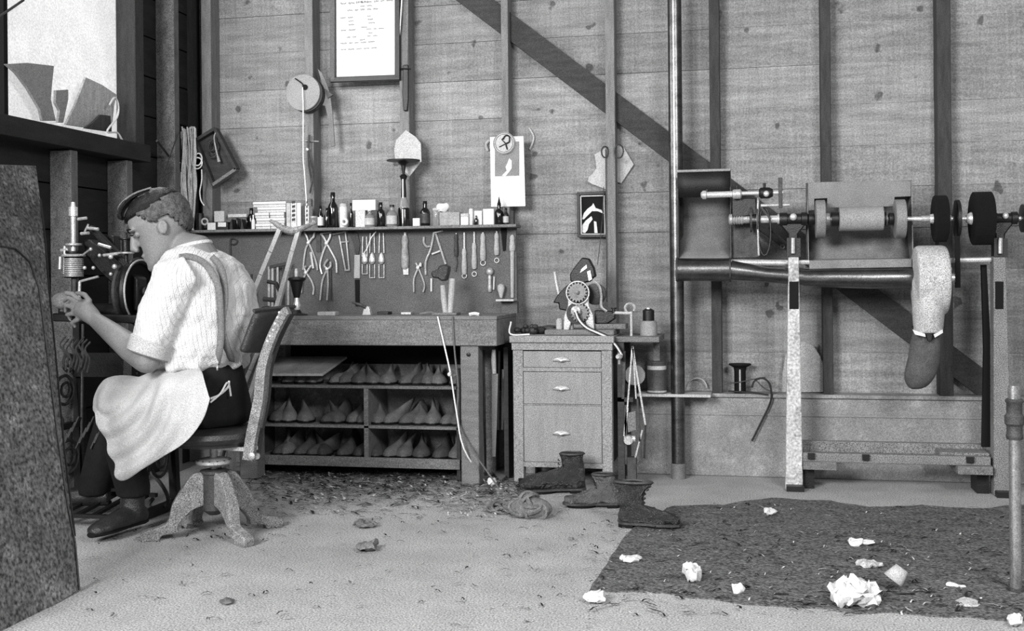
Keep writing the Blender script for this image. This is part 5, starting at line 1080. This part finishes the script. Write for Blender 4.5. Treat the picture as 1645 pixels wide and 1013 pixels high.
# upper left trimming head
YT = -.44; ts = S(P(1200, 312, YT))
TM = T('trimming_head', P(1200, 330, YT), 'small trimming head with clamps above the left end of the shaft', 'machine')
def tx(x, prof_, nm, m_, y=312): return MB().lathe(P(x, y, YT), [(r * ts, h_ * ts) for r, h_ in prof_], 14, (1, 0, 0)).build(nm, m_, TM)
tx(1126, [(4, 0), (7, 3), (7, 8), (5, 10), (5, 50)], 'spindle', steel, 313); tx(1172, [(3.2, 0), (3.2, 84)], 'thin_rod', steel, 311); tx(1177, [(7, 0), (8, 2), (8, 12), (6, 14)], 'clamp_block', steeld, 312); tx(1219, [(6, 0), (9, 3), (9, 16), (6, 22)], 'clamp_block', iron, 310); MB().ell(P(1231, 311, YT - .02), 5 * ts).build('clamp_ball', steel, TM)
tx(1222, [(2.5, 0), (2.5, 45)], 'lower_rod', steeld, 330)
for x, y in ((1184, 298), (1228, 294), (1136, 304)): MB().tube(pp([(x, y), (x, y + 12)], YT), .006, 8).build('set_screw', iron, TM)
MB().slab([(1250, 285), (1257, 285), (1257, 334), (1251, 334)], YT - .01, .012).build('handle_plate', ironr, TM, bev=.002)
MB().slab([(1176, 318), (1214, 318), (1216, 345), (1176, 350)], YT + .02, .03).build('bracket', iron, TM, bev=.004); MB().slab([(1178, 360), (1218, 360), (1219, 412), (1178, 414)], -.33, .02).build('support_plate', ironr, TM)
MB().tube(pp([(1218, 318), (1217, 350), (1219, 410)], YT + .02), .005, 8).build('side_wire', steeld, TM); MB().bar(P(1222, 332, YT), P(1238, 352, YT), .008, .008).build('link_bar', iron, TM)
bl_ = [P(1228 + 10 * cos(a), 372 + 38 * sin(a), YT + .02) for a in [2 * pi * k / 24 for k in range(24)]]
MB().tube(bl_, .0045, 6, closed=True).build('round_belt', iron, TM)
MB().tube(crv(pp([(1235, 365), (1250, 380), (1264, 392)], YT + .04), 3), .008, 6).build('brace_arm', iron, TM); MB().torus(P(1257, 396, YT + .03), (0, -1, 0), .009, .003, 14, 5).build('small_ring', iron, TM)
# pale sleeve and dust bag
BG = T('dust_bag', P(1490, 560, -.42), 'pale curved duct sleeve ending in a grey tied dust bag', 'dust bag')
bs = S(P(1490, 450, -.42)); c = crv([P(1492, 424, -.34), P(1491, 424, -.40), P(1491, 440, -.45), P(1492, 480, -.46), P(1492, 532, -.46)], 4)
R = [(P(1491, 412, -.30), V((23 * bs, 0, 0)), V((0, .04, -.0)) + V((0, 0, .05))), (P(1491, 430, -.36), V((24 * bs, 0, 0)), V((0, .05, .07))), (P(1491, 447, -.40), V((24.5 * bs, 0, 0)), V((0, .075, .04))), (P(1491.5, 470, -.44), V((25 * bs, 0, 0)), V((0, .105, .0))), (P(1491.5, 500, -.45), V((24.5 * bs, 0, 0)), V((0, .095, 0))), (P(1491, 534, -.44), V((22 * bs, 0, 0)), V((0, .075, 0)))]
slv = mat('pale_sleeve', 178, .7, var=.12, sc=30, grain=.25)
q = MB(); q.lathe(P(1468, 450, -.40), [(.12, 0), (.145, .004), (.15, .02), (.15, .115), (.145, .132), (.12, .136)], 32, (1, 0, 0)); q.rings(R[2:], 24); q.build('sleeve', slv, BG, remesh=.006, smooth=6)
MB().lathe(P(1519, 446, -.40), [(.03, 0), (.03, .02), (.018, .022), (.018, .04), (.008, .044)], 14, (1, 0, 0)).build('hub', steel, BG); MB().torus(P(1525, 432, -.41), (0, -1, 0), .009, .003, 12, 5).build('eye_bolt', steeld, BG)
bagm = mat('bag_cloth', 84, .9, var=.25, sc=16, bump=.3)
q = MB(); q.rings([(P(x, y, -.42), V((r * bs, 0, 0)), V((0, r * bs * .8, 0))) for x, y, r in [(1491, 520, 21), (1490, 530, 23), (1488, 548, 24), (1484, 575, 25.5), (1478, 600, 25.5), (1474, 614, 22), (1472, 622, 14), (1471, 625, 4)]], 22)
q.v = [p + V((.006 * sin(p.z * 40 + p.x * 90), .006 * noise.noise(p * 18), 0)) for p in q.v]; q.build('bag', bagm, BG, sub=1)
MB().torus(P(1491, 526, -.42), (.0, .15, 1), 23 * bs, .010, 28, 6, .85).build('tie_band', leatherd, BG); MB().slab([(1466, 529), (1486, 536), (1487, 541), (1470, 537)], -.505, .01).build('pale_tape', paper, BG); MB().slab([(1500, 537), (1514, 529), (1515, 534), (1502, 542)], -.505, .01).build('pale_tape', paper, BG)
MB().slab([(1487, 531), (1499, 531), (1497, 548), (1490, 548)], -.50, .012).build('knot', iron, BG, bev=.003)
# ledge things
lz0 = .392
def ledge(px, Y=-.06): return V((P(px, 628, Y).x, Y, lz0))
SPL = T('empty_spool', ledge(1189, -.07), 'black wooden spool standing on the wall ledge', 'spool'); b = SPL.location.copy()
MB().lathe(b, [(.03, 0), (.03, .005), (.027, .008), (.027, .10), (.03, .12), (.052, .132), (.052, .138)], 20).build('spool_core', black, SPL); MB().lathe(b + V((0, -.026, .012)), [(.004, 0), (.004, .1)], 8).build('bright_strip', paperg, SPL)
WLp = T('wire_hook', ledge(1228, -.09), 'bent dark wire and hook hanging over the ledge edge', 'wire')
MB().tube(crv(pp([(1208, 622), (1212, 612), (1224, 607), (1235, 614), (1239, 628), (1238, 645), (1226, 672), (1208, 708)], -.132), 4), .0045, 6).build('wire', iron, WLp); MB().tube(crv(pp([(1168, 615), (1185, 614), (1210, 609), (1230, 606)], -.10), 4), .003, 5).build('wire', ironr, WLp); MB().tube(crv(pp([(1170, 628), (1205, 630), (1234, 634)], -.13), 4), .0045, 5).build('wire', iron, WLp)
MB().tube(crv(pp([(1214, 610), (1226, 622), (1237, 628)], -.13), 4), .003, 5).build('wire', ironr, WLp)
a = [(1256, 630), (1257, 600), (1262, 570), (1276, 552), (1290, 548), (1306, 554), (1318, 572), (1326, 592), (1326, 630)]
MB().slab(a, -.05, .02).build('arched_slab', mat('slab_grey', 150, .9, var=.2, sc=12, patches=.2), None, 'arched grey slab leaning on the ledge behind the white post', 'slab', bev=.003)
MB().torus(P(1120, 622, -.03), (0, -1, 0), .045, .003, 24, 5, 1, .5, 0).build('half_ring', paperg, None, 'faint half ring standing on the ledge right of the pipe', 'ring')
MB().prism([PZ(1170, 757), PZ(1262, 757), PZ(1262, 763), PZ(1172, 761)], (0, 0, .012)).build('floor_shadow_strip', iron, None, 'thin dark strip standing in for the shadow at the foot of the wall', 'strip')  # dark bar stands in for the shadow along the wall foot
# steel pole at right
pp0 = PZ(1632, 950); PO = T('steel_pole', pp0, 'steel pipe pole with a coupling standing at the right foreground', 'pole')
ps = S(pp0); ztp = P(1632, 619, pp0.y).z
def pzz(y): return P(1632, y, pp0.y).z
polem = mat('galvanised_pipe', 175, .3, .85, var=.25, sc=30, bump=.05)
MB().lathe(V((pp0.x, pp0.y, 0)), [(9 * ps, 0), (9 * ps, pzz(704))], 20).build('lower_pipe', polem, PO); MB().lathe(V((pp0.x, pp0.y, 0)), [(12 * ps, pzz(705)), (13 * ps, pzz(702)), (13 * ps, pzz(698)), (12 * ps, pzz(696)), (12 * ps, pzz(684)), (15 * ps, pzz(680)), (15 * ps, pzz(668)), (12 * ps, pzz(664)), (12 * ps, pzz(648)), (14 * ps, pzz(645)), (14 * ps, pzz(642)), (12 * ps, pzz(640))], 22).build('coupling', ironr, PO)
MB().lathe(V((pp0.x, pp0.y, 0)), [(9.5 * ps, pzz(641)), (9.5 * ps, pzz(619))], 20).build('upper_stub', polem, PO); MB().lathe(pp0, [(13 * ps, 0), (13 * ps, .012), (9 * ps, .014)], 18).build('floor_flange', ironr, PO)
# ------------------------------------------------------------------ boots on the floor
def boot(name, px0, py0, Lm, Hm, yaw, lab, m_, lean=.0, flop=0, tongue=True):
    g0 = PZ(px0, py0); d = V((cos(yaw), sin(yaw), 0)); t = V((-d.y, d.x, 0)); o = T(name, g0, lab, 'boot', 'worn boots on the floor'); Z = V((0, 0, 1))
    k = Lm / .29; q = MB()
    foot = [(-.068, .04, .018, .025), (-.055, .045, .032, .042), (-.02, .052, .037, .05), (.03, .055, .036, .052), (.08, .046, .04, .042), (.13, .036, .046, .032), (.17, .032, .045, .028), (.20, .028, .034, .023), (.218, .024, .018, .014)]
    q.rings([(g0 + d * x * k + Z * (z_ * k + .006), t * w_ * k, Z * h_ * k) for x, z_, w_, h_ in foot], 18)
    hh = Hm
    q.rings([(g0 + d * (-.012 + lean * u) * k + Z * (.05 + (hh - .05) * u), d * (.052 + .004 * sin(u * 6) + flop * max(0, u - .7)) * k, t * (.036 + .008 * u) * k) for u in [i / 8 for i in range(9)]], 20)
    q.v = [p + V((noise.noise(p * 22), noise.noise(p * 22 + V((4, 4, 4))), .6 * noise.noise(p * 30 + V((9, 2, 1))))) * .016 for p in q.v]
    up_ = q.build('upper', m_, o, remesh=.005, smooth=1)
    for ns, st2 in ((.035, .013), (.014, .009)):
        tx2 = bpy.data.textures.new('creases', 'CLOUDS'); tx2.noise_scale = ns; dm = up_.modifiers.new('creases', 'DISPLACE'); dm.texture = tx2; dm.strength = st2; dm.mid_level = .5; dm.texture_coords = 'LOCAL'
    c = g0 + d * (-.012 + lean) * k + Z * (hh + .001)
    R = [(c + Z * .002, d * (.056 + flop * .3) * k, t * .044 * k), (c + Z * .008, d * (.05 + flop * .3) * k, t * .038 * k), (c + Z * (-.004), d * .046 * k, t * .034 * k)]
    q = MB(); q.rings(R, 20, cap=False); q.build('collar', ironr, o, solid=.004); MB().rings([(c + Z * .001, d * .048 * k, t * .036 * k), (c + Z * .004, d * .048 * k, t * .036 * k)], 20).build('opening', black, o)
    q = MB(); ol = [(-.07, .016), (-.05, .036), (0, .038), (.06, .036), (.12, .05), (.18, .048), (.215, .03), (.226, .006)]
    pts_ = [g0 + d * x * k + t * w_ * k for x, w_ in ol] + [g0 + d * x * k - t * w_ * k for x, w_ in ol][::-1]
    q.prism([p + Z * .012 for p in pts_], Z * .009); q.build('sole', ironr, o); q = MB(); hpts = [p for p in [g0 + d * x * k + t * w_ * k for x, w_ in ol[:3]] + [g0 + d * x * k - t * w_ * k for x, w_ in ol[:3]][::-1]]; q.prism(hpts, Z * .013); q.build('heel', black, o)
    fb = g0 + d * .13 * k; MB().rings([(fb, d * .07 * k, t * .042 * k), (fb + Z * .013, d * .075 * k, t * .044 * k)], 16).build('half_sole', black, o)
    for i in range(5):
        u = .15 + .16 * i; c = g0 + d * ((-.012 + lean * u) + .056 + flop * max(0, u - .7)) * k + Z * (.06 + (hh - .06) * u); MB().tube([c + t * .02, c + d * .005, c - t * .02], .0025, 5).build('lace', iron, o)
    MB().tube([g0 + d * .15 * k + t * .044 * k + Z * .03 * k, g0 + d * .14 * k + Z * .072 * k, g0 + d * .15 * k - t * .044 * k + Z * .03 * k], .003, 6).build('toe_cap_seam', iron, o)
    return o
bm1 = mat('boot_leather', 52, .3, .35, var=.6, sc=26, spec=1.0, bump=.6); bm2 = mat('boot_leather_worn', 95, .3, .35, var=.6, sc=26, spec=1.0, bump=.6)
boot('worn_boot', 915, 790, .30, .165, radians(196), 'tall dark boot with gaping top, toe left, nearest the cabinet', bm1, .0)
boot('worn_boot', 975, 814, .235, .13, radians(190), 'small grey worn boot between the two taller boots', bm2, .03, .02)
boot('worn_boot', 1018, 846, .235, .165, radians(-2), 'tall dark boot with flared top, toe right, at the edge of the dark dirt', bm1, .012, .13)
MB().prism([PZ(833, 778), PZ(868, 777), PZ(870, 785), PZ(834, 786)], (0, 0, .03)).build('rubber_heel', black, None, 'flat black heel piece on the floor left of the boots', 'heel')
# rag bundle
q = MB(); c = PZ(852, 832)
for k in range(15):
    a = random.uniform(0, 2 * pi); r = random.uniform(0, .055); z_ = random.uniform(.02, .07)
    q.torus(c + V((r * 1.2 * cos(a), r * .6 * sin(a) + .02, z_)), (random.uniform(-1, 1), random.uniform(-1, .2), random.uniform(-.5, 1)), random.uniform(.025, .045), .008, 14, 5)
q.ell(c + V((0, .02, .035)), (.085, .05, .045), seg=16, ri=10); q.v = [V((p.x, p.y, max(p.z, .001))) for p in q.v]
q.build('twine_bundle', mat('bundle_grey', 112, .95, var=.45, sc=50, bump=.4), None, 'rough ball of tangled grey cord on the floor before the cabinet', 'bundle')
q = MB(); c = PZ(808, 822)
for k in range(7): q.torus(c + V((random.uniform(-.04, .04), random.uniform(-.02, .02), .02)), (random.uniform(-.4, .4), random.uniform(-.6, .2), 1), random.uniform(.02, .045), .006, 14, 5)
q.v = [V((p.x, p.y, max(p.z, .001))) for p in q.v]; q.build('leather_coil', leatherm, None, 'coiled leather strips left of the tangled cord ball', 'coil')
# ------------------------------------------------------------------ scraps
def crumple(px, py, w_, h_, lab, m_=paper, nm='paper_scrap', seed=1, cat='paper', dy=.05):
    c = PZ(px, py); k = S(c); q = MB(); h_ = h_ * .5
    q.ell(c + V((0, 0, h_ * k)), (w_ * k / 2, dy * .8, h_ * k), seg=18, ri=12)
    q.v = [p + V((noise.noise(p * 38 + V((seed, 0, 0))), noise.noise(p * 38 + V((0, seed, 7))), 0)) * .30 * w_ * k + V((0, 0, h_ * k * (1.1 * noise.noise(p * 60 + V((seed, 3, 3))) + .9 * abs(noise.noise(p * 30 + V((1, seed, 3))))))) for p in q.v]
    q.v = [V((p.x, p.y, max(p.z, .001))) for p in q.v]
    q.build(nm, m_, None, lab, cat, 'scraps on the floor', angle=14)
crumple(1373, 972, 74, 34, 'large crumpled white paper at the front edge of the dark dirt', seed=2, dy=.07); crumple(1352, 974, 30, 22, 'smaller crumpled paper touching the large one on its left', seed=9)
crumple(1112, 934, 28, 24, 'small folded white paper curl in the middle of the dark dirt', seed=3); crumple(1012, 902, 34, 8, 'flat twisted pale paper at the left of the dark dirt', seed=4); crumple(1382, 877, 42, 10, 'narrow white paper strip at the back of the dark dirt', seed=5, dy=.03)
crumple(1396, 911, 34, 10, 'flattened grey scrap below the narrow white strip', paperg, seed=6); crumple(957, 967, 34, 14, 'white scrap on the pale floor at the dirt corner', seed=7); crumple(655, 756, 18, 16, 'bright white crumpled scrap before the shoe rack', seed=8, dy=.02)
crumple(1238, 826, 16, 8, 'little white scrap near the top edge of the dark dirt', seed=11); crumple(1186, 950, 20, 10, 'little pale scrap left of the large crumpled paper', seed=12); crumple(790, 782, 14, 14, 'bright scrap beside the bench leg foot', seed=13, dy=.02); crumple(1535, 943, 26, 6, 'thin pale scrap right of the paper cup', seed=14, dy=.02); crumple(1556, 972, 34, 6, 'flat pale scrap near the right end of the dark dirt', paperg, seed=15); crumple(1632, 1003, 30, 14, 'white scrap cut by the lower right corner', seed=16); crumple(592, 884, 32, 12, 'small leaf-like scrap alone on the pale floor', leatherm, seed=18, nm='leather_scrap', cat='scrap'); crumple(587, 846, 36, 10, 'grey leather scrap before the debris pile', leatherm, seed=19, nm='leather_scrap', cat='scrap'); crumple(365, 968, 26, 6, 'small torn scrap at the lower left of the floor', leatherm, seed=20, nm='leather_scrap', cat='scrap', dy=.03)
c = PZ(1446, 948); ax = V((.55, .1, .75)).normalized(); u, v_ = frame(ax)
MB().rings([(c + V((-.02, 0, .03)) - ax * .0, u * .032, v_ * .032), (c + V((-.02, 0, .03)) + ax * .045, u * .019, v_ * .019)], 18, cap=False).build('paper_cup', paperg, None, 'small crushed grey paper cup lying on the dark dirt', 'cup', solid=.002)
def debris(n_, fn, seed, nm, m_, lab, sc0=1):
    random.seed(seed); q = MB()
    for k in range(n_):
        x, y = fn(); 
        if y < 748 : continue
        c = PZ(x, y); a = random.uniform(-1.3, 1.3) * (1 if random.random() < .4 else .4); L_ = random.uniform(.012, .05) * sc0; w_ = random.uniform(.003, .009) * sc0; d = V((cos(a), sin(a), 0)); t = V((-d.y, d.x, 0)); h_ = random.uniform(.001, .007); cu = random.uniform(-.4, .4)
        c.z = random.uniform(.001, .008); rows_ = []
        for i in range(4):
            s2 = i / 3 - .5; p = c + d * L_ * s2 + t * cu * L_ * s2 * s2 * 2 + V((0, 0, h_ * (1 - 4 * s2 * s2) + .002)); rows_.append([p - t * w_ / 2 + V((0, 0, random.uniform(0, .003))), p + t * w_ / 2])
        q.grid(rows_)
    q.build(nm, m_, None, lab, 'scraps', kind='stuff', angle=60)
def pile():
    while True:
        x = random.gauss(650, 130) if random.random() < .45 else random.uniform(400, 868); y = 752 + abs(random.gauss(0, 30)) + max(0, x - 700) * .09
        if 395 < x < 870 and y < 835: return x, y
dm1 = mat('scrap_dark', 34, .9, var=.4); dm2 = mat('scrap_pale', 200, .9, var=.3)
debris(1500, pile, 1, 'leather_scrap_pile', leatherm, 'thick litter of grey leather trimmings before the bench'); debris(900, pile, 2, 'dark_trimmings', dm1, 'dark trimmings mixed in the litter before the bench', 1.4); debris(700, pile, 3, 'pale_trimmings', dm2, 'pale shavings mixed in the litter before the bench', 1.35)
def right(): return random.uniform(950, 1640), random.uniform(812, 990)
def right2(): return random.gauss(800, 50), random.uniform(790, 835)
debris(260, right, 4, 'dirt_shavings', dm2, 'pale shavings scattered over the dark dirt', .8); debris(340, right, 5, 'dirt_trimmings', dm1, 'dark trimmings scattered over the dark dirt', 1.2)
debris(160, right2, 6, 'boot_side_shavings', dm2, 'pale shavings around the tangled cord ball')
def allf(): return random.uniform(140, 1000), 820 + 190 * random.random() ** 1.6
debris(150, allf, 7, 'floor_trimmings', dm1, 'sparse dark trimmings over the pale floor', .8); debris(90, allf, 8, 'floor_shavings', leatherm, 'sparse grey trimmings over the pale floor', .9)
def under(): return random.uniform(240, 460), random.uniform(845, 875)
debris(40, under, 9, 'chair_trimmings', dm1, 'trimmings around the swivel chair feet')
